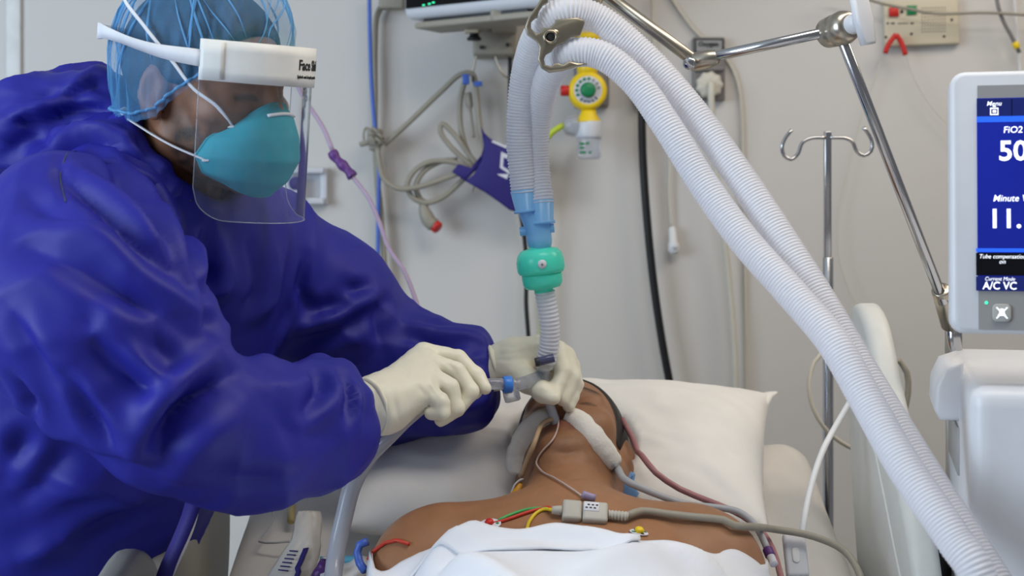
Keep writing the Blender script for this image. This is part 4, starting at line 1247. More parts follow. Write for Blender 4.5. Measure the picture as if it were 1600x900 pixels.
for ln, dp, wd in [([(845, 703), (885, 708), (935, 703)], -.004, .006), ([(850, 716), (885, 720), (930, 716)], .002, .008), ([(830, 742), (890, 748), (945, 740)], -.002, .006)]:
    vs = fold(vs, nr, bvh_p, ln, dp, wd)
pb_ = ob('body', (vs, qs), M_skin2, pat)
bvh_p = bvh_of(vs, qs)
nz = np.array([noise.noise(Vector(v) * 110) for v in vs])
stub = np.clip((-.040 - z) / .03, 0, 1) * np.clip((y - .0) / .03, 0, 1) * np.clip((z + .125) / .02, 0, 1) * np.clip(.6 + .5 * nz, .2, 1) * .3
brow = np.clip(1.2 - np.abs(z - .026 + .10 * (ax_ - .03)) / .0055, 0, 1) * np.clip((ax_ - .008) / .006, 0, 1) * np.clip((.054 - ax_) / .008, 0, 1) * (y > .05)
lash = np.clip(1.3 - np.abs(z + .0035) / .0026, 0, 1) * (ax_ > .016) * (ax_ < .047) * (y > .06) * .8
put_attr(pb_, 'dark', np.maximum(np.maximum(stub, brow * .9), lash))
lips = np.clip(1.4 - np.abs(z + .0625) / .011, 0, 1) * np.clip((.026 - ax_) / .006, 0, 1) * (y > .075)
put_attr(pb_, 'lips', lips * .7)
attr_mix(M_skin2, 'lips', rgb(120, 62, 54)); attr_mix(M_skin2, 'dark', rgb(42, 33, 28))
def pat_hair(p):
    q = toP(p)
    d = head_sdf(q, ears=False) - .003
    d = smax(d, -sd_ell(q, (0, .100, -.035), (.098, .098, .120)), .01)
    d = smax(d, -sd_ell(q, (0, -.010, -.082), (.2, .05, .075)), .008)
    d = np.maximum(d, -(q[:, 2] + .055))
    return d
v_, q_ = nets(pat_hair, CP - V(.15, .16, .16), CP + V(.15, .16, .16), .005)
ob('hair', (relax(v_, q_, 1), q_), M_hair, pat)

def PS(px, py, off=.0):
    p, n = hit(bvh_p, px, py, off)
    return p
# ------------------------------------------------------------------ top sheet
def top_sheet():
    nx, ny = 150, 130
    x0, x1 = -.185, .52
    tp = [(566, 897), (590, 880), (620, 862), (660, 843), (720, 835), (800, 831), (870, 829), (930, 832), (1000, 840), (1060, 846), (1110, 851), (1150, 861), (1190, 877), (1225, 896), (1270, 925)]
    ex = np.linspace(-.185, .52, 90); ey = np.full(90, 1.66)
    def body_z(x, y):
        l, n_, _, _ = bvh_p.ray_cast(V(x, y, 1.06), V(0, 0, -1))
        return max(bedz(y) + .006, l.z if l is not None else 0)
    for it in range(10):
        z0_ = np.array([body_z(float(a), float(b)) for a, b in zip(ex, ey)]); z_ = z0_.copy()
        for _ in range(30):
            z_[1:-1] = np.maximum((z_[:-2] + z_[2:]) / 2, z0_[1:-1])
        px_ = HX + ex / ey * FPX; py_ = HY + (ZC - z_ - .010) / ey * FPX
        ey = ey + np.clip((py_ - np.interp(px_, [a for a, b in tp], [b + 10 for a, b in tp])) / 900, -.03, .03)
        ey = np.clip(np.convolve(np.concatenate([[ey[0]], ey, [ey[-1]]]), [.2, .6, .2], 'valid'), 1.5, 1.78)
    Yt = lambda x: np.interp(x, ex, ey)
    x0 = -.176
    Z = np.zeros((ny + 1, nx + 1)); X = np.zeros_like(Z); Yv = np.zeros_like(Z)
    for i in range(ny + 1):
        for j in range(nx + 1):
            x = x0 + (x1 - x0) * j / nx; yt = float(Yt(x)); y = yt - (yt - .30) * (i / ny) ** 1.15
            hz = bedz(y) + .006
            if x > BX1 - .02: hz -= (x - BX1 + .02) * .9
            l, n, _, _ = bvh_p.ray_cast(V(x, y, 1.06), V(0, 0, -1))
            if l is not None: hz = max(hz, l.z)
            X[i, j], Yv[i, j], Z[i, j] = x, y, hz
    Z0 = Z.copy()
    for _ in range(70):
        A = Z.copy()
        A[1:-1, 1:-1] = (Z[:-2, 1:-1] + Z[2:, 1:-1] + Z[1:-1, :-2] + Z[1:-1, 2:]) / 4
        A[0, 1:-1] = (Z[0, :-2] + Z[0, 2:] + Z[1, 1:-1]) / 3
        Z = np.maximum(A, Z0)
    Z += .010
    rows = []
    for i in range(ny + 1):
        row = []
        for j in range(nx + 1):
            x, y = X[i, j], Yv[i, j]
            w = .007 * (.5 - abs(noise.noise(V(x * 7 + y * 5, y * 9 - x * 3, 1)))) + .004 * noise.noise(V(x * 14, y * 14, 4))
            row.append(V(x, y, Z[i, j] + w))
        rows.append(row)
    return rows
def ridge(rows, pts, h, w):
    """raise or press a fold line (x, y) in a sheet"""
    pts = [V(a, b, 0) for a, b in pts]; c = catmull(pts, .02)
    a = np.array([[p.x, p.y, 0] for r in rows for p in r]); d, t = polydist(a, c)
    e = h * np.exp(-np.maximum(d / w, 1e-6) ** 1.5) * np.clip(np.sin(np.clip(t, .02, .98) * PI), 0, 1) ** .5
    n = len(rows[0])
    for i, r in enumerate(rows):
        for j in range(n): r[j].z += e[i * n + j]
rows = top_sheet()
# turned-over hem: a soft step with a lower fold crossing under it
for pts, h, w in [([(-.17, 1.655), (-.05, 1.70), (.06, 1.695), (.13, 1.675)], .010, .016), ([(-.16, 1.62), (-.04, 1.672), (.07, 1.668), (.14, 1.655)], -.012, .010),
                  ([(.13, 1.68), (.20, 1.64), (.30, 1.60), (.42, 1.58)], -.010, .018), ([(.05, 1.60), (.16, 1.655), (.27, 1.66), (.36, 1.63)], .012, .020),
                  ([(-.12, 1.655), (-.06, 1.60), (.02, 1.54)], -.012, .014), ([(-.08, 1.665), (-.02, 1.61), (.08, 1.52)], .014, .018), ([(.30, 1.66), (.26, 1.60), (.24, 1.50)], .010, .018), ([(.34, 1.66), (.31, 1.59), (.32, 1.5)], -.010, .014),
                  ([(.0, 1.5), (.1, 1.45), (.25, 1.42)], .014, .025), ([(-.15, 1.4), (0, 1.3), (.2, 1.28)], .014, .03)]:
    ridge(rows, [(a, b - .06) for a, b in pts], h * 1.5, w)
# the cloth never dips below skin or bed
for r_ in rows:
    for p in r_:
        l, n_, _, _ = bvh_p.ray_cast(V(p.x, p.y, 1.06), V(0, 0, -1))
        p.z = max(p.z, (l.z if l is not None else 0) + .007, bedz(p.y) + .010 - max(0, p.x - BX1 + .02) * .9)
# rolled hem along the top edge
for k in range(1, 4):
    rows.insert(0, [p + V(0, .003 * (1 if k < 3 else -.2), -.004 * k) for p in rows[0]]) if k == 1 else rows.insert(0, [p + V(0, -.002 * k, -.0035) for p in rows[0]])
tsg = slab(rows, .0022)
top_o = tag(ob('top_sheet', tsg, M_top), 'bright white sheet folded across the chest of the patient', 'sheet')
bvh_t = BVHTree.FromPolygons([tuple(v) for v in tsg[0]], tsg[1])

# the turned-down flap along its upper edge
fl = []
nx_ = 70
for k in range(10):
    row = []
    for j in range(nx_ + 1):
        x = -.172 + (.145 + .172) * j / nx_
        f = j / nx_; w = float(np.interp(f, [0, .12, .5, .8, .95, 1], [.050, .046, .038, .030, .016, .003]))
        best = max((p for r_ in rows[3:40] for p in (r_[min(len(r_) - 1, max(0, int(round((x - rows[5][0].x) / (rows[5][-1].x - rows[5][0].x) * (len(r_) - 1)))))],)), key=lambda p: p.y)
        y = best.y - .002 - w * k / 9
        l, n_, _, _ = bvh_t.ray_cast(V(x, y, 1.2), V(0, 0, -1))
        z = l.z if l is not None else best.z
        row.append(V(x, y, z + .0030 + .003 * math.sin(PI * min(1, k / 9 * 1.1)) + .0025 * noise.noise(V(x * 18, k * .3, 2))))
    fl.append(row)
ob('turned_flap', slab(fl[::-1], .003), M_top, top_o)

# ------------------------------------------------------------------ wall equipment
M_cable = mat('grey_cable', rgb(150, 144, 130), .5, var=.04)
M_cablep = mat('pale_cable', rgb(205, 200, 186), .5, var=.03)
M_cablew = mat('white_cable', rgb(222, 222, 222), .45, var=.02)
M_navy = mat('navy_cloth', rgb(42, 32, 112), .65, var=.06, vscale=20, bump=.2, bscale=500)
M_print = mat('white_print', rgb(214, 214, 222), .6)
M_beige = mat('beige_plastic', rgb(206, 196, 172), .5, var=.02)
M_red = mat('red_plastic', rgb(200, 40, 34), .45)
M_grn = mat('green_plastic', rgb(20, 128, 78), .4)
M_yel = mat('yellow_plastic', rgb(240, 205, 30), .4)
M_plate = mat('grey_plate', rgb(128, 124, 122), .45, metal=.3)
M_tubeblue = mat('blue_tube', rgb(70, 104, 190), .4)
M_lilac = mat('lilac_tube', rgb(168, 148, 172), .4)
M_purple = mat('purple_plastic', rgb(92, 50, 120), .45)
M_screen = mat('monitor_glass', rgb(12, 14, 16), .15)
M_lime = mat('lime_tube', rgb(190, 205, 50), .35)
M_rose = mat('rose_tube', rgb(164, 112, 114), .35)
M_gauze = mat('gauze', rgb(232, 228, 220), .9, var=.03, bump=.4, bscale=260)
M_bluepad = mat('blue_pad', rgb(120, 165, 215), .7)
M_wire_r = mat('red_wire', rgb(196, 62, 46), .4)
M_wire_g = mat('green_wire', rgb(80, 168, 92), .4)
M_wire_y = mat('yellow_wire', rgb(218, 190, 44), .4)
M_film = mat('package_film', rgb(206, 202, 194), .35, var=.05, vscale=30, bump=.4, bscale=60)
M_suction = mat('suction_tube', rgb(205, 208, 218), .2, trans=.35, var=.03, vscale=40)
M_amber = mat('amber_plastic', rgb(226, 160, 40), .4)
M_brown = mat('tan_tube', rgb(176, 150, 120), .4)
M_box = mat('ecg_block', rgb(178, 174, 164), .5)
M_ceg = mat('soft_grey_tube', rgb(170, 172, 176), .4)

def cable(name, label, pts, r, m, cat='cable', n=8, step=.015, group=None):
    return tag(ob(name, tube(pts, r, n, step), m), label, cat, group)
def W(pts, out=.012, Y=None): return [P(a, b, (WY - out) if Y is None else Y) for a, b in pts]

# patient monitor on its bracket
A, B = P(628, 31, 2.74), P(850, 4, 2.56)
dx = V(B.x - A.x, B.y - A.y, 0).normalized()
MM = Matrix((dx, V(-dx.y, dx.x, 0), V(0, 0, 1))).transposed().to_4x4(); MM.translation = V(A.x, A.y, A.z)
mon = thing('patient_monitor', 'grey-white patient monitor with dark screen mounted high on the wall', 'monitor', A)
def mb(c, size, bev=.004, seg=2): return xf(rbox(size, bev, seg), MM @ Matrix.Translation(c))
ob('monitor_case', mb((.17, .06, .13), (.34, .12, .26), .022, 4), M_white, mon)
ob('monitor_screen', mb((.17, -.001, .147), (.318, .004, .254), .012 * 0 + .0015), M_screen, mon)
for px, py in ((658, 10.5), (671.5, 9.5), (681, 8)):
    q = MM.inverted() @ P(px, py, 2.70); ob('status_light', mb((q.x, -.0035, q.z + .004), (.0052, .002, .0022), .0005, 1), M_led, mon)
ob('screen_print', mb((.126, -.0035, .043), (.007, .001, .008), .0003, 1), M_print, mon)
ob('screen_print', mb((.165, -.0035, .042), (.05, .001, .002), .0003, 1), M_print, mon)
ob('bracket_tray', mb((.16, .05, -.012), (.27, .085, .012), .003), M_cable, mon)
ob('bracket_tray', mb((.16, .05, -.004), (.24, .07, .010), .002), M_dark, mon)
bp = P(772, 58, 2.80)
ob('wall_bracket', join(boxat((bp.x, 2.86, P(0, 50, 2.8).z), (.085, .08, .085), .006), boxat((bp.x + .02, 2.73, P(0, 24, 2.7).z), (.05, .20, .04), .006)), M_cable, mon)
for px, py in ((752, 74), (793, 70)): ob('bracket_screw', cyl(P(px, py, 2.822), P(px, py, 2.812), .004), M_dark, mon)
ob('clamp_block', boxat(P(737, 41, 2.76), (.028, .03, .028), .003), M_beige, mon)
ob('clamp_knob', lathe([(.011, 0), (.008, .004), (.011, .010), (.014, .012), (.014, .016)], 20, P(741, 50, 2.76), (0, 0, -1)), M_black, mon)
ob('cable_hook', tube(W([(748, 66), (744, 90), (739, 112), (738, 128)], .06), .0022, 8), M_steel, mon)
ob('cable_hook', tube(W([(772, 80), (778, 100), (787, 118), (794, 122), (802, 116), (806, 100)], .06), .0022, 8), M_steel, mon)

# grey monitor cable looped over the hook
cb = thing('looped_cable', 'grey monitor cable looped over a hook beside the navy cuff', 'cable', P(735, 120, 2.84))
for pts, o_ in (([(600, 226), (640, 190), (690, 142), (720, 116), (738, 115), (745, 150), (750, 200), (760, 238)], .065),
                ([(730, 118), (720, 150), (719, 190), (726, 225), (738, 252)], .05), ([(740, 262), (705, 230), (688, 205), (690, 193), (708, 208), (735, 245), (746, 258)], .06),
                ([(742, 262), (700, 277), (650, 293), (620, 294), (600, 280), (593, 255), (590, 232)], .075),
                ([(735, 262), (700, 252), (668, 254), (645, 270), (636, 290), (644, 308), (665, 317), (692, 308), (728, 276)], .06),
                ([(715, 250), (690, 252), (662, 268), (650, 290), (656, 310), (668, 318)], .05)):
    ob('cable_strand', tube(W(pts, o_), .0056, 10, .01), M_cable, cb)
ob('cable_plug', tube(W([(661, 318), (664, 332), (671, 346), (678, 352)], .055), lambda s, L: .008 + .006 * min(1, s / L * 2), 12, .006), M_cable, cb)
ob('plug_tip', cyl(P(678, 351, 2.845), P(685, 357, 2.84), .0125), M_red, cb)
ob('cable_tie', join(boxat(P(728, 124, 2.82), (.014, .014, .02), .002), boxat(P(747, 131, 2.82), (.016, .006, .010), .002)), M_tubeblue, cb)
ob('strand_end', tube(W([(731, 145), (733, 160), (737, 190), (740, 215)], .055), lambda s, L: .0075 if s < L * .3 else .003, 10, .008), M_cable, cb)

# navy blood pressure cuff
cuf = thing('pressure_cuff', 'navy blue blood pressure cuff with white print hanging on the wall', 'cuff', P(770, 260, 2.84))
cpoly = [(751, 197), (757, 208), (766, 216), (785, 226), (808, 234), (826, 250), (830, 300), (826, 322), (806, 331), (796, 328), (780, 316), (757, 300), (727, 283), (740, 272), (752, 250), (756, 228)]
ob('cuff_cloth', pxpoly(cpoly[::-1], 2.80, .022, .006), M_navy, cuf)
ob('cuff_fold', pxpoly([(727, 283), (706, 268), (716, 256), (736, 262), (752, 242), (756, 228), (750, 258)][::-1], 2.815, .018, .004), M_navy, cuf)
for q in ([(783, 237), (803, 246), (802, 276), (781, 262)], [(776, 272), (795, 272), (792, 280)], [(770, 219), (800, 232), (800, 236), (768, 222)], [(797, 283), (806, 284), (803, 293)]):
    ob('cuff_print', pxpoly(q[::-1], 2.7985, .0015, 0), M_print, cuf, smooth=False)
ob('cuff_print_detail', pxpoly([(787, 246), (797, 250), (796, 266), (786, 260)][::-1], 2.7975, .0008, 0), M_navy, cuf, smooth=False)

# tubes running down the wall on the left of the monitor
wp = thing('wall_conduit', 'grey conduit with clamp running down the wall left of the monitor', 'conduit', P(590, 215, 2.85))
ob('conduit', tube(W([(622, 4), (600, 8), (590, 22), (586, 70), (586, 150), (586, 215), (590, 290), (597, 360), (603, 460), (606, 560), (606, 700)], .02), .0062, 10), M_cable, wp)
ob('conduit', tube(W([(592, 232), (590, 270), (596, 330), (600, 400), (602, 480)], .034), .0045, 10), M_cable, wp)
ob('conduit_bracket', boxat(P(612, 3, 2.87), (.05, .03, .03), .004), M_cable, wp)
kb = ob('clamp', join(boxat(P(586, 215, 2.85), (.03, .04, .035), .006), boxat(P(586, 228, 2.85), (.022, .03, .02), .004)), M_cable, wp)
ob('clamp_lever', cyl(P(590, 219, 2.84), P(562, 226, 2.83), .0055), M_cable, kb)
ob('clamp_ring', tube([P(573 + 5 * math.cos(a), 212 + 13 * math.sin(a), 2.835) for a in np.linspace(0, 2 * PI, 13)[:-1]], .0022, 8, .006, closed=True), M_cable, kb)
for k, (x, y) in enumerate(((580, 208), (588, 205), (594, 212), (583, 218), (592, 220))):
    ob('cord_wrap', tube([P(x - 6, y - 6, 2.822), P(x, y, 2.815), P(x + 6, y + 5, 2.822)], .003, 8, .006), M_cable, kb)
cable('blue_tube', 'thin blue tube running down the wall beside the grey conduit', W([(577, -12), (578, 60), (581, 140), (586, 200), (592, 250), (591, 330), (590, 450), (590, 600)], .042), .0042, M_tubeblue, 'tube')

iv = thing('infusion_line', 'lilac infusion line with a dark purple connector crossing behind the face shield', 'tube', P(533, 255, 2.45))
ob('line', tube([P(455, 112, 2.5), P(476, 155, 2.49), P(505, 200, 2.47), P(520, 236, 2.46)], .0042, 8), M_lilac, iv)
ob('connector', tube([P(519, 237, 2.46), P(524, 246, 2.458), P(545, 268, 2.45), P(551, 276, 2.448)], lambda s, L: .0085 + .0012 * math.sin(s / .004), 14, .002), M_purple, iv)
ob('line', tube([P(549, 274, 2.45), P(575, 308, 2.43), P(592, 345, 2.40), P(606, 385, 2.36), P(632, 425, 2.3), P(648, 465, 2.25), P(654, 490, 2.22), P(640, 560, 2.16), P(600, 640, 2.13), P(560, 700, 2.12)], .0038, 8), M_lilac, iv)

# white equipment rail holder behind the shield
hol = thing('rail_holder', 'white wall holder with blue knob behind the face shield', 'holder', P(460, 290, 2.86))
def wbox(x0, y0, x1, y1, d0, d1, bev=.003):
    a, b = P(x0, y0, WY - d1), P(x1, y1, WY - d1)
    return boxat(((a.x + b.x) / 2, WY - (d0 + d1) / 2, (a.z + b.z) / 2), (abs(b.x - a.x), d1 - d0, abs(a.z - b.z)), bev)
ob('back_plate', wbox(400, 266, 510, 320, 0, .012, .004), M_white, hol)
ob('rail_bar', wbox(400, 262, 506, 271, .012, .035), M_white, hol)
ob('rail_bar', wbox(404, 309, 506, 319, .012, .035), M_white, hol)
ob('end_post', wbox(500, 262, 511, 320, .0, .02), M_white, hol)
ob('inset', wbox(404, 284, 438, 306, .012, .018), M_greyscr, hol)
ob('knob', lathe([(.009, 0), (.014, .004), (.014, .018), (.009, .024)], 20, P(464, 287, 2.87), (0, -1, 0)), M_navy, hol)
ob('cup', lathe([(.010, 0), (.012, .004), (.012, .022), (.009, .026)], 20, P(464, 297, 2.86), (0, 0, -1)), M_white, hol)
cable('yellowed_cord', 'thin yellowed cord hanging below the white wall holder', W([(457, 321), (458, 360), (457, 400), (458, 470), (456, 560)], .008), .0022, M_lime, 'cord')

# oxygen flowmeter
fm = thing('oxygen_flowmeter', 'yellow oxygen flowmeter with green dial and small clear bottle', 'flowmeter', P(918, 140, 2.82))
FC = P(918.5, 141, 2.78)
ob('mount_plate', wbox(898, 92, 952, 168, 0, .05, .008), M_plate, fm)
ob('meter_body', lathe([(.030, .055), (.0375, .045), (.0382, .008), (.036, .0), (.028, -.004), (.026, -.002)], 40, FC, (0, 1, 0)), M_yel, fm)
dl = ob('dial', lathe([(.029, 0), (.0290, .0035), (.0275, .0045)], 40, FC + V(0, .001, 0), (0, -1, 0)), M_print, fm)
ob('dial_knob', lathe([(.0150, 0), (.0155, .004), (.0135, .014), (.010, .016)], 28, FC + V(0, -.003, 0), (0, -1, 0)), M_grn, fm)
for k in range(9):
    a = math.radians(205 - k * 24); c = FC + V(math.cos(a) * .0222, -.0045, math.sin(a) * .0222)
    ob('dial_mark', prism(circle(.0032, 10), .0008, 0, 1, axis_matrix(c, (0, -1, 0))), M_grn if k < 6 else M_greyscr, dl, smooth=False)
for k in range(5):
    a = math.radians(235 + k * 20); c = FC + V(math.cos(a) * .0225, -.0045, math.sin(a) * .0225)
    ob('dial_mark', xf(rbox((.006, .003, .0008), 0), axis_matrix(c, (0, -1, 0)) @ Matrix.Rotation(-(a + PI / 2), 4, 'Z')), M_dark, dl, smooth=False)
ob('side_outlet', cyl(FC + V(-.036, .01, 0), FC + V(-.053, .01, .0), .0105), M_red, fm)
ob('upper_neck', lathe([(.018, .03), (.021, .046), (.015, .06), (.0145, .092), (.024, .100), (.026, .108), (.018, .114)], 28, FC + V(0, .018, 0), (0, 0, 1)), M_yel, fm)
ob('lower_neck', lathe([(.014, .034), (.016, .045), (.024, .058), (.025, .062)], 28, FC + V(.002, .018, 0), (0, 0, -1)), M_yel, fm)
ob('bottle_cap', lathe([(.0245, .060), (.026, .064), (.026, .088), (.024, .094)], 32, FC + V(.003, .018, 0), (0, 0, -1)), M_white, fm)
bt = ob('bottle', lathe([(.0225, .092), (.0235, .098), (.0235, .128), (.021, .133), (.012, .134)], 32, FC + V(.003, .018, 0), (0, 0, -1)), M_clear, fm)
for x, y, w_ in ((-.012, -.105, .010), (-.001, -.104, .007), (-.012, -.113, .008), (-.010, -.122, .012), (.004, -.122, .005)):
    ob('bottle_print', boxat(FC + V(x, -.0068, y), (w_, .0006, .0045), 0), M_grn, bt, smooth=False)
ob('outlet_fitting', lathe([(.006, 0), (.019, .006), (.022, .018), (.018, .034), (.008, .040)], 24, FC + V(-.008, .02, -.068), (-1, 0, 0)), M_clear, fm)
ob('oxygen_tube', tube([FC + V(-.044, .02, -.066), P(872, 200, 2.80), P(856, 214, 2.81), P(848, 236, 2.82), P(846, 300, 2.84), P(848, 420, 2.86), P(846, 560, 2.86)], .0062, 10), M_lime, fm)

# black suction hose with its outlet
bh = thing('black_hose', 'thick black hose hanging down the wall behind the bed', 'hose', P(1003, 150, 2.86))
ob('wall_outlet', wbox(990, 108, 1014, 160, 0, .03, .004), M_plate, bh)
ob('hose_line', tube(W([(1003, 140), (1003, 175), (1004, 235), (1010, 330), (1021, 440), (1034, 530), (1049, 612), (1062, 680), (1075, 760)], .035), .0082, 12), M_black, bh)
cable('black_cable', 'thin black cable hanging behind the breathing hoses and filter', W([(796, 22), (797, 60), (797, 120), (798, 200), (806, 290), (818, 360), (823, 420), (822, 470), (826, 530), (832, 620), (840, 700)], .03), .0045, M_black)

# gas outlet with white hose
go = thing('gas_outlet', 'grey wall gas outlet with label and white hose behind the support arm', 'gas outlet', P(1108, 108, 2.88))
ob('outlet_plate', wbox(1083, 58, 1133, 157, 0, .022, .003), M_plate, go)
ob('label_frame', wbox(1085, 60, 1131, 84, .022, .026, .001), M_dark, go)
lb = ob('label', wbox(1088, 63, 1128, 80, .026, .0275, 0), M_greyscr, go, smooth=False)
ob('label_text', text_geo('Oxygen', .013, axis_matrix(P(1107, 69, WY - .0285), (0, -1, 0), (0, 0, 1)), .0003, .0003), M_ink, lb, smooth=False)
ob('plate_ledge', wbox(1084, 104, 1132, 110, .022, .030, .001), M_plate, go)
kc = P(1108, 133, WY - .03)
ob('hose_nut', lathe([(.021, -.012), (.026, -.008), (.026, .008), (.022, .012), (.012, .013)], 64, kc, (0, -1, 0), wave=lambda a, z: 1 + .06 * math.cos(9 * a)), M_cablep, go)
ob('white_hose', tube([kc + V(0, -.01, 0), kc + V(0, -.028, -.004), P(1111, 150, WY - .062), P(1116, 230, WY - .05), P(1126, 330, WY - .04), P(1138, 430, WY - .03), P(1147, 540, WY - .03), P(1150, 640, WY - .03), P(1152, 760, WY - .03)], .0068, 12), M_cablep, go)
cable('pale_cord', 'pale cord curving down the wall right of the gas outlet', W([(1046, -8), (1064, 20), (1084, 46), (1100, 62), (1134, 92), (1150, 120), (1158, 165), (1161, 260), (1164, 400), (1165, 520), (1166, 640)], .006), .0035, M_cablep, 'cord')
cs = thing('call_switch', 'white pear-shaped call switch hanging on a thin cord against the wall', 'call switch', P(1052, 375, 2.88))
ob('switch_cord', tube(W([(1020, -8), (1020, 30), (1024, 100), (1040, 180), (1046, 230), (1046, 300), (1049, 356)], .012), .0028, 8), M_cablep, cs)
ob('switch_body', lathe([(.004, 0), (.007, .004), (.0085, .03), (.0115, .036), (.0115, .05), (.007, .056)], 20, P(1050, 354, 2.88), (.08, 0, -1)), M_cablew, cs)
ob('switch_button', lathe([(.004, 0), (.005, .004), (.003, .006)], 14, P(1055, 385, 2.869), (0, -1, 0)), M_white, cs)

# nurse call panel
nc_ = thing('nurse_call_station', 'beige wall call panel with red and green buttons and speaker holes', 'call panel', P(1440, 35, 2.89))
Q0 = P(1439, 36, WY - .009)
Mq = axis_matrix(Q0, (0, -1, 0), (0, 0, 1)) @ Matrix.Rotation(math.radians(2.2), 4, 'Z')
ob('panel_plate', xf(rbox((.152, .092, .018), .004, 2), Mq), M_beige, nc_)
def qd(px, py): 
    d_ = P(px, py, WY - .018) - Q0; l = Mq.to_3x3().inverted() @ d_; return l.x, l.y
def qbox(px, py, w, h, t, bev=.0006): 
    x, y = qd(px, py); return xf(rbox((w, h, t), bev, 1), Mq @ Matrix.Translation((x, y, .009 + t / 2)))
ob('call_button', qbox(1396, 19, .0195, .0185, .004), M_red, nc_)
ob('cancel_button', qbox(1424, 16, .0195, .0185, .004), M_grn, nc_)
ob('indicator', qbox(1409, 18, .006, .007, .002), M_dark, nc_)
for px, w in ((1387, .004), (1395, .007), (1411, .022), (1425, .007)): ob('panel_print', qbox(px, 36.5, w, .0018 if w > .02 else .0035, .0006, .0001), M_dark, nc_, smooth=False)
hole = prism(circle(.0013, 8), .0006, 0, 1)
hm = None
for i in range(9):
    for j in range(9):
        x, y = qd(1441 + i * 4.4, 13 + j * 4.6 - i * .15)
        o_ = ob('speaker_hole', xf(hole, Mq @ Matrix.Translation((x, y, .0088))), M_dark, nc_, smooth=False)
for px, py in ((1424, 53), (1487, 31), (1475, 57), (1384, 58)): ob('panel_screw', xf(prism(circle(.0026, 12), .0012, 0, 1), Mq @ Matrix.Translation((*qd(px, py), .009))), M_dark, nc_)
rc = thing('red_clip', 'red forked clip on thin wires hanging below the call panel', 'clip', P(1399, 60, 2.86))
ob('clip_prong', tube(W([(1383, 83), (1388, 70), (1400, 54)], .04), .0052, 10, .006), M_red, rc)
ob('clip_prong', tube(W([(1400, 54), (1407, 64), (1415, 86)], .04), .0052, 10, .006), M_red, rc)
ob('clip_wire', tube(W([(1383, 83), (1372, 110), (1350, 170), (1325, 260), (1308, 340), (1310, 400), (1335, 470), (1380, 530), (1394, 537), (1372, 530)], .02), .0012, 6), M_cablep, rc)
ob('clip_wire', tube(W([(1415, 86), (1424, 112), (1440, 145), (1462, 175), (1490, 205), (1520, 240)], .02), .0012, 6), M_cablep, rc)
cable('grey_lead', 'grey lead strung along the top of the beige call panel', W([(1290, -14), (1340, -6), (1376, 5), (1420, 14), (1460, 21), (1540, 20), (1600, 23), (1680, 30)], .05), .0030, M_cable)
dk = thing('dark_lead', 'dark grey lead with a yellow ring above the ventilator screen', 'cable', P(1565, 20, 2.86))
ob('lead', tube(W([(1556, -12), (1560, 12), (1568, 34), (1580, 56), (1593, 82)], .04), .0042, 8), M_plate, dk)
ob('ring', cyl(P(1585, 66, 2.86), P(1590, 75, 2.86), .0068), M_yel, dk)
ob('lead_tail', tube(W([(1592, 80), (1598, 110), (1602, 160)], .04), .0016, 6), M_cablep, dk)
cable('white_lead', 'thin white lead hanging at the upper right above the screen', W([(1584, -12), (1586, 20), (1590, 60), (1594, 110), (1596, 180)], .015), .0032, M_cablew)

# cords around the bed head, right
cable('looped_white_cord', 'white cord looping around the infusion pole behind the bed', [P(1322, 540, 2.30), P(1296, 545, 2.30), P(1272, 566, 2.29), P(1264, 606, 2.28), P(1272, 642, 2.28), P(1294, 675, 2.29), P(1326, 698, 2.31), P(1350, 705, 2.33)], .0036, M_cablep, 'cord')
cable('arched_grey_cable', 'grey cable arching up behind the right bed rail', [P(1360, 640, 2.25), P(1372, 590, 2.26), P(1388, 567, 2.26), P(1406, 564, 2.26), P(1417, 582, 2.26), P(1419, 612, 2.26), P(1413, 645, 2.26), P(1405, 720, 2.27)], .0048, M_cable)
for a_, b_ in ((0, 0),):
    rm = thing('bed_remote', 'white bed remote on its cord lying beside the right rail', 'remote', P(1244, 868, 1.84))
    ob('remote_cord', tube([P(1338, 612, 1.97), P(1312, 655, 1.95), P(1285, 706, 1.91), P(1266, 765, 1.88), P(1256, 815, 1.855), P(1252, 846, 1.845)], .0042, 10), M_cablew, rm)
    x_, y_, z_ = frame(SN, ST)
    Mr = Matrix((V(1, .12, 0).normalized(), ST, SN)).transposed().to_4x4(); Mr.translation = P(1243, 868, 1.835)
    Mr = Mr @ Matrix.Rotation(math.radians(38), 4, 'X')
    ob('remote_body', xf(rbox((.030, .058, .014), .005, 3), Mr), M_white, rm)
    ob('remote_button', xf(prism(round_rect(.010, .020, .0048, 5), .0025, .0008, 2), Mr @ Matrix.Translation((-.001, -.002, .0065))), M_cablew, rm)

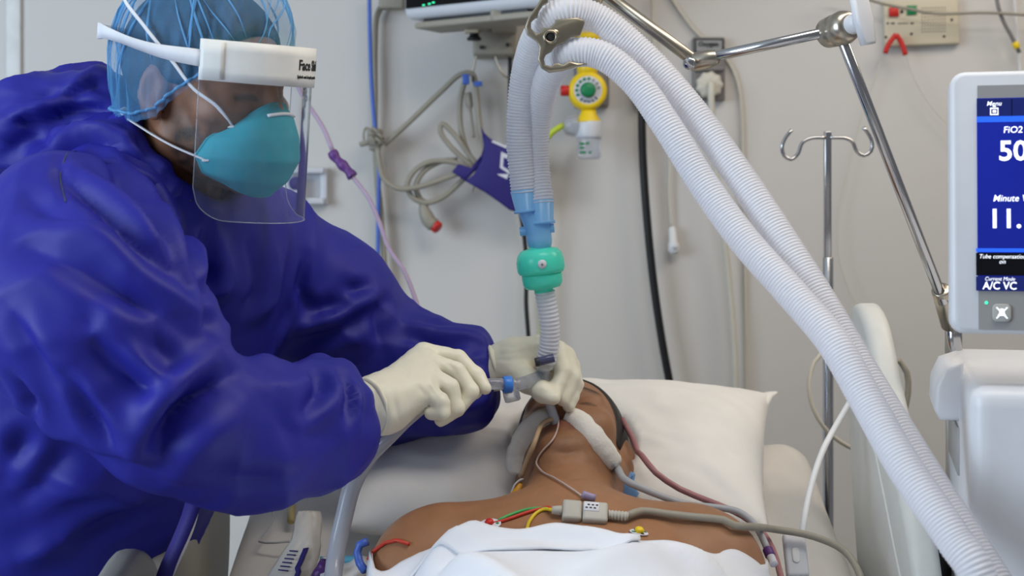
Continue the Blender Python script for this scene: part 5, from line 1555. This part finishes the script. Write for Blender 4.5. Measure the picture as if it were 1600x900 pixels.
# ------------------------------------------------------------------ lines and dressings on the patient
def surf(px, py, off=.0):
    c = []
    for b in (bvh_p, bvh_t):
        p, n = hit(b, px, py, off)
        if p is not None: c.append(((p - CAM).length, p))
    return min(c, key=lambda t: t[0])[1] if c else None
def over(pts, off):
    """line lying on the patient: pixels -> surface points lifted by off; a third number overrides the depth"""
    o_ = []
    for q in pts:
        if len(q) == 3: o_.append(P(*q))
        elif surf(q[0], q[1]) is None: continue
        else:
            s_ = surf(q[0], q[1], off)
            if s_ is not None: o_.append(s_)
    return o_
def pad(center, half_w, th, rough=.0015, seed=0):
    """soft strip following a line on the skin"""
    c = catmull(over(center, th * .8), .004); rows = []
    for i, q in enumerate(c):
        t = (c[min(i + 1, len(c) - 1)] - c[max(i - 1, 0)]).normalized()
        view = (CAM - q).normalized(); side = t.cross(view).normalized()
        f = i / (len(c) - 1); w = half_w * np.interp(f, [0, .08, .3, .75, .94, 1], [.45, .8, 1, 1, .85, .55])
        w *= 1 + .12 * noise.noise(V(f * 9, seed, 0))
        row = []
        for k in range(9):
            u = -1 + k / 4
            row.append(q + side * (u * w) - view * (.006 * u * u) + view * (th * .45 * (1 - u * u) + rough * noise.noise(V(f * 16, u * 2, seed))))
        rows.append(row)
    return slab(rows, th)
gz = tag(ob('gauze_strip', pad([(862, 652), (845, 666), (828, 690), (818, 714), (812, 742)], .0185, .005, .003, seed=3), M_gauze), 'folded white gauze on the left cheek beside the tan tube', 'gauze')
gz2 = tag(ob('gauze_strip', pad([(884, 653), (900, 663), (922, 688), (942, 713), (955, 730)], .0150, .006, seed=8), M_gauze), 'white gauze roll on the right cheek leading to clear tube', 'gauze')

M_et = mat('clear_tube', rgb(214, 220, 232), .15, trans=.4, var=.02)
et = thing('breathing_tube', 'clear breathing tube with dark mark between the gloved fingers and mouth', 'tube', P(853, 575, 1.885))
mouth = HP(0.004, .088, -.060)
ob('tube_connector', lathe([(.0115, -.004), (.0122, 0), (.0122, .010), (.009, .012), (.009, .024)], 24, P(852, 563, 1.887), (P(848, 585, 1.89) - P(852, 563, 1.887))), M_clear, et)
ob('tube_shaft', tube([P(850, 578, 1.889), P(850, 596, 1.893), P(856, 622, 1.902), mouth - Np * .01], .0062, 12, .006), M_et, et)
ob('tube_mark', cyl(P(838, 566, 1.868), P(866, 559, 1.868), .0058), mat('smoky_plastic', rgb(84, 88, 124), .25, trans=.2), et)
ob('tube_mark_end', cyl(P(836, 566.5, 1.867), P(843, 565, 1.867), .0060), M_dark, et)

ec = thing('suction_connector', 'clear suction connector with blue ring at the gloved fingertips', 'connector', P(795, 602, 1.86))
ob('connector_tube', tube([P(748, 601, 1.835), P(762, 600, 1.842), P(786, 600, 1.855)], .0075, 14, .006), M_clear, ec)
ob('blue_ring', lathe([(.0100, -.006), (.0112, -.0045), (.0112, .0045), (.0100, .006)], 28, P(793, 601, 1.858), (1, .2, .02), wave=lambda a, z: 1 + .03 * math.cos(14 * a)), M_bluering, ec)
ob('clear_cup', lathe([(.0095, -.002), (.0105, 0), (.011, .008), (.0105, .0155), (.008, .017)], 28, P(797, 608, 1.862), (.25, -.1, -1)), M_clear, ec)
ob('elbow', tube([P(797, 602, 1.86), P(812, 600, 1.868), P(830, 594, 1.878), P(845, 588, 1.886)], .0085, 14, .006), M_clear, ec)

su = cable('suction_tube', 'thick translucent suction tube hanging from the near gloved hand onto the bed', [P(690, 624, 1.812), P(668, 634, 1.795), P(645, 652, 1.785), P(612, 682, 1.79), P(576, 716, 1.80), P(552, 756, 1.79), P(538, 806, 1.78), P(526, 860, 1.765), P(520, 905, 1.74), P(512, 960, 1.68), P(500, 1040, 1.6)],
           lambda s, L: .0062 + .0052 * min(1, max(0, (s - .06) / .10)), M_suction, 'tube', 14, .006)

tl = thing('feeding_tube', 'tan tube with amber port and white cap hanging from the mouth', 'tube', surf(808, 768) or P(808, 768, 1.85))
ob('tube_line', tube(over([(866, 650), (856, 672), (845, 698), (836, 722), (826, 752)], .012), .0035, 10, .006), M_brown, tl)
s_ = surf(812, 762, .016); e_ = surf(802, 782, .012)
ob('amber_port', lathe([(.0055, 0), (.0078, .002), (.0074, .010), (.0084, .012), (.0074, .022), (.005, .024)], 18, P(814, 756, s_.y), (P(802, 781, s_.y - .008) - P(814, 756, s_.y))), M_amber, tl)
ob('port_cap', lathe([(.006, 0), (.0085, .002), (.0085, .010), (.005, .012)], 18, P(805, 775, s_.y - .006), (P(799, 786, s_.y - .010) - P(805, 775, s_.y - .006))), M_cablew, tl)
ob('cap_tether', tube([P(824, 752, s_.y), P(815, 749, s_.y - .006), P(804, 758, s_.y - .008), P(799, 774, s_.y - .008)], .0016, 8, .004), M_cablew, tl)
ob('white_clamp', boxat(P(824, 752, s_.y), (.008, .006, .006), .001), M_cablew, tl)

M_thin = mat('thin_clear_tube', rgb(190, 168, 160), .25)
tt = thing('thin_tube', 'hair-thin clear tube curling from the mouth to a lilac connector', 'tube', surf(880, 757) or P(880, 757, 1.84))
ob('tube_line', tube(over([(873, 652), (872, 672), (864, 690), (848, 708), (841, 722), (848, 738), (868, 751), (890, 765), (910, 779)], .003), .0013, 8, .006), M_thin, tt)
c_ = surf(916, 781, .006)
ob('lilac_connector', tube([c_ + V(-.006, 0, .002), c_ + V(.010, 0, -.003)], .0045, 12, .004), M_purple if False else mat('lilac_plastic', rgb(150, 138, 168), .35), tt)

# ECG trunk block
eb = thing('ecg_trunk', 'grey electrode lead block with cable lying across the chest', 'lead block', surf(912, 800) or P(912, 800, 1.8))
c1, c2 = surf(878, 800, .012), surf(948, 806, .012)
ym_ = min(c1.y, c2.y) - .004
c1, c2 = P(878, 798, ym_), P(950, 804, ym_)
xd = (c2 - c1).normalized(); up_ = V(0, -.75, .66); yd = (up_ - xd * up_.dot(xd)).normalized(); zd = xd.cross(yd)
Mb = Matrix((xd, zd, yd)).transposed().to_4x4() if False else Matrix((xd, yd.cross(xd), yd)).transposed().to_4x4(); Mb.translation = (c1 + c2) / 2
LB = (c2 - c1).length
ob('block_left', xf(rbox((LB * .42, .026, .014), .004, 3), Mb @ Matrix.Translation((-LB * .285, 0, 0))), M_box, eb)
ob('block_right', xf(rbox((LB * .55, .026, .014), .004, 3), Mb @ Matrix.Translation((LB * .215, 0, 0))), M_box, eb)
lbl = ob('block_label', xf(rbox((LB * .33, .012, .0006), .0002, 1), Mb @ Matrix.Translation((LB * .13, .005, .0073))), M_print, eb)
for k in range(6): ob('label_mark', xf(rbox((.0028, .0016, .0004), 0), Mb @ Matrix.Translation((LB * (.02 + .045 * k), .005 + (.002 if k % 2 else -.002), .0078))), M_ink, lbl, smooth=False)
ob('lead_entry', tube([Mb @ V(-LB * .5, 0, 0), Mb @ V(-LB * .5 - .012, 0, 0)], lambda s, L: .0065 - .002 * s / L, 12, .004), M_box, eb)
ob('strain_relief', tube([Mb @ V(LB * .5, 0, 0), Mb @ V(LB * .5 + .024, 0, -.0005)], lambda s, L: .0055 + .0006 * math.sin(s * 2 * PI / .004), 12, .0008), M_box, eb)
tr0 = Mb @ V(LB * .5 + .022, 0, -.0005)
def clear_of(pts, off):
    """keep a free-hanging line above skin, sheet and bed"""
    o_ = []
    for p in catmull(pts, .025):
        z = bedz(p.y) + off
        for b in (bvh_p, bvh_t):
            l, n, _, _ = b.ray_cast(V(p.x, p.y, 1.5), V(0, 0, -1))
            if l is not None and l.z < p.z + .10: z = max(z, l.z + off)
        o_.append(V(p.x, p.y, max(p.z, z)))
    return o_
tro = over([(1000, 806), (1040, 810), (1080, 814), (1112, 817), (1128, 819)], .007)
trk = [tr0] + tro + [P(1148, 821, tro[-1].y - .004), P(1172, 823, tro[-1].y + .012), P(1210, 827, 1.82), P(1270, 838, 1.83), P(1318, 860, 1.83), P(1340, 890, 1.81), P(1350, 930, 1.77)]
ob('trunk_cable', tube(trk, .0048, 10), M_cable, eb)
l0 = Mb @ V(-LB * .5 - .011, 0, 0)
def wire(name, pts, m, r=.0021):
    ob(name, tube([l0] + over(pts, r), r, 8, .006), m, eb)
wire('green_lead', [(858, 797), (832, 797), (808, 803), (780, 815)], M_wire_g)
wire('red_lead', [(856, 795), (830, 801), (790, 815), (766, 822), (750, 829)], M_wire_r)
wire('yellow_lead', [(850, 798), (838, 804), (829, 815), (823, 830)], M_wire_y)
def electrode(px, py, w, h, snap, label):
    p, n = hit(bvh_p, px, py)
    if p is None: return
    t = thing('electrode', label, 'electrode', p)
    M = axis_matrix(p + n * .001, n)
    sx = w / FPX * p.y / 2; sy = sx * .7
    ob('electrode_pad', xf(prism([(sx * math.cos(a), sy * math.sin(a)) for a in np.linspace(0, 2 * PI, 25)[:-1]], .0015, .0004, 1), M), M_print, t)
    for k in range(4):
        a = k * 1.57 + .5
        ob('pad_mark', xf(rbox((.004, .0028, .0006), 0), M @ Matrix.Translation((sx * .7 * math.cos(a), sy * .7 * math.sin(a), .0017))), M_grn if k % 2 == 0 else M_ink, t, smooth=False)
    ob('electrode_snap', xf(lathe([(.0055, .001), (.0055, .005), (.0035, .007)], 16), M), snap, t)
electrode(766, 821, 42, 20, M_red, 'white electrode pad with red snap at left end of chest')
electrode(998, 834, 30, 16, M_yel, 'white electrode pad with yellow snap at the sheet edge')

cable('rose_tube', 'rose-coloured tube running from the ear across the pillow', [HP(-.074, .020, .040), HP(-.087, .006, .012), HP(-.092, .002, -.012)] + clear_of([P(1003, 712, 1.925), P(1024, 738, 1.90), P(1062, 764, 1.90), P(1110, 784, 1.885), P(1160, 806, 1.865), P(1190, 830, 1.84), P(1208, 860, 1.81), P(1216, 885, 1.78), P(1222, 910, 1.74)], .005), .0042, M_rose, 'tube')
gt = thing('grey_tube', 'clear grey tube with purple end running from right cheek over shoulder', 'tube', P(1080, 790, 1.86))
gpts = over([(950, 724), (958, 734)], .006) + clear_of([P(980, 752, 1.83), P(1020, 770, 1.825), P(1070, 787, 1.825), P(1120, 793, 1.82), P(1155, 800, 1.815), P(1178, 818, 1.80), P(1192, 842, 1.78), P(1199, 858, 1.765)], .005)
ob('tube_line', tube(gpts, lambda s, L: .0058 - .0014 * min(1, s / .12), 10, .008), M_ceg, gt)
e1, e2 = gpts[-1], P(1206, 874, 1.752)
ob('purple_end', tube([e1, e1 + (e2 - e1) * .7], lambda s, L: .0062 + .0005 * math.sin(s * 2500), 12, .001), M_purple, gt)
ob('white_tip', tube([e1 + (e2 - e1) * .7, e2 + (e2 - e1) * .5], .0052, 12, .003), M_print, gt)
# blue pad behind the neck
def chunk(pts, Y, th, bev): return pxpoly(pts[::-1], Y, th, bev)
tag(ob('neck_pad', chunk([(966, 748), (980, 752), (986, 738), (993, 742), (990, 760), (999, 772), (992, 782), (972, 784), (964, 776)], 1.905, .012, .004), M_bluepad), 'light blue pad tucked behind the neck on the right', 'pad')

# ------------------------------------------------------------------ things lying on the bed at the left
pk_ = thing('plastic_package', 'crumpled clear plastic package with a navy stripe on the bed', 'package', P(470, 860, 1.86))
rows = []
for i in range(25):
    t = i / 24; row = []
    cx_ = np.interp(t, [0, .45, 1], [484, 478, 440]); cy_ = np.interp(t, [0, .45, 1], [800, 850, 930]); hw_ = np.interp(t, [0, .1, .4, .6, 1], [17, 21, 22, 30, 36])
    for j in range(17):
        u = -1 + j / 8
        q = P(cx_ + u * hw_, cy_ + u * 5 * t, 1.90 - .10 * t)
        q += V(0, -1, .3) * (.012 * (1 - u * u) + .006 * (.5 - abs(noise.noise(V(t * 7, u * 2.5, 4)))))
        row.append(q)
    rows.append(row)
ob('package_film', slab(rows, .0018), M_film, pk_)
st_ = [rows[i][10 + (i - 12) // 6] + V(0, -.003, .001) for i in range(12, 25)]
ob('navy_stripe', ribbon([q for q in st_], .007, lambda t: V(1, 0, .15)), M_navy, pk_)
for k in range(6):
    ob('print_line', ribbon([rows[13 + k][3] + V(0, -.0028, .001), rows[13 + k][5] + V(0, -.0028, .001), rows[13 + k][7] + V(0, -.0028, .001)], .0014, lambda t: V(0, 0, 1)), M_navy, pk_)
tag(ob('purple_connector', lathe([(.006, 0), (.010, .003), (.010, .012), (.007, .014), (.009, .018), (.009, .026)], 18, P(497, 905, 1.80), (.4, -.3, .8), wave=lambda a, z: 1 + .06 * math.cos(8 * a)), M_purple), 'ribbed purple connector lying beside the suction tube', 'connector')
pd = thing('absorbent_pad', 'white absorbent pad with light blue edge beside the arm', 'pad', P(545, 885, 1.80))
pr = [[P(x, y, Yv) for x in np.linspace(502, 575, 14)] for y, Yv in ((876, 1.845), (884, 1.83), (892, 1.81), (912, 1.76), (950, 1.70))]
for r_ in pr:
    for j, q in enumerate(r_): q.z += .004 * math.sin(j * .7)
ob('pad_sheet', slab(pr, .006), M_cotton, pd)
ob('pad_edge', slab([[P(x, 872 + 2 * math.sin(x * .1), 1.848) for x in np.linspace(500, 572, 14)], [P(x, 880, 1.842) for x in np.linspace(500, 574, 14)]], .007), mat('pad_blue', rgb(110, 190, 220), .7), pd)
ac = over([(640, 852), (622, 846), (604, 850), (588, 862), (576, 878)], .003)
if len(ac) > 2: cable('red_wire_loop', 'red-orange wire curving over the upper arm at the sheet edge', ac, .0024, M_wire_r, 'wire')
ab = [P(574, 846, 1.75), P(562, 851, 1.752), P(558, 864, 1.75), P(562, 880, 1.74), P(570, 892, 1.73)]
cable('blue_arm_loop', 'blue loop of tubing against the upper arm on the left', ab, .0052, M_tubeblue, 'tube')
cable('clear_line', 'thin clear line curling on the sheet below the near sleeve', [P(432, 770, 2.02), P(424, 790, 2.0), P(428, 808, 1.98), P(415, 830, 1.96), P(405, 846, 1.94), P(430, 848, 1.93), P(452, 846, 1.93)], .0016, M_lilac if False else M_ceg, 'tube')
cable('yellow_tube', 'short yellowish tube lying on the sheet below the near sleeve', [P(457, 760, 2.05), P(456, 790, 2.02), P(455, 815, 1.99)], .0055, mat('straw_tube', rgb(186, 172, 120), .4), 'tube')
# navy strap over the left rail
stp = [P(306, 770, 1.68), P(298, 800, 1.66), P(282, 840, 1.645), P(262, 885, 1.63), P(250, 925, 1.62), P(240, 990, 1.61)]
tag(ob('navy_strap', ribbon(stp, .022, lambda t: V(.95, 0, .3)), M_navy), 'navy strap hanging over the left bed rail', 'strap')
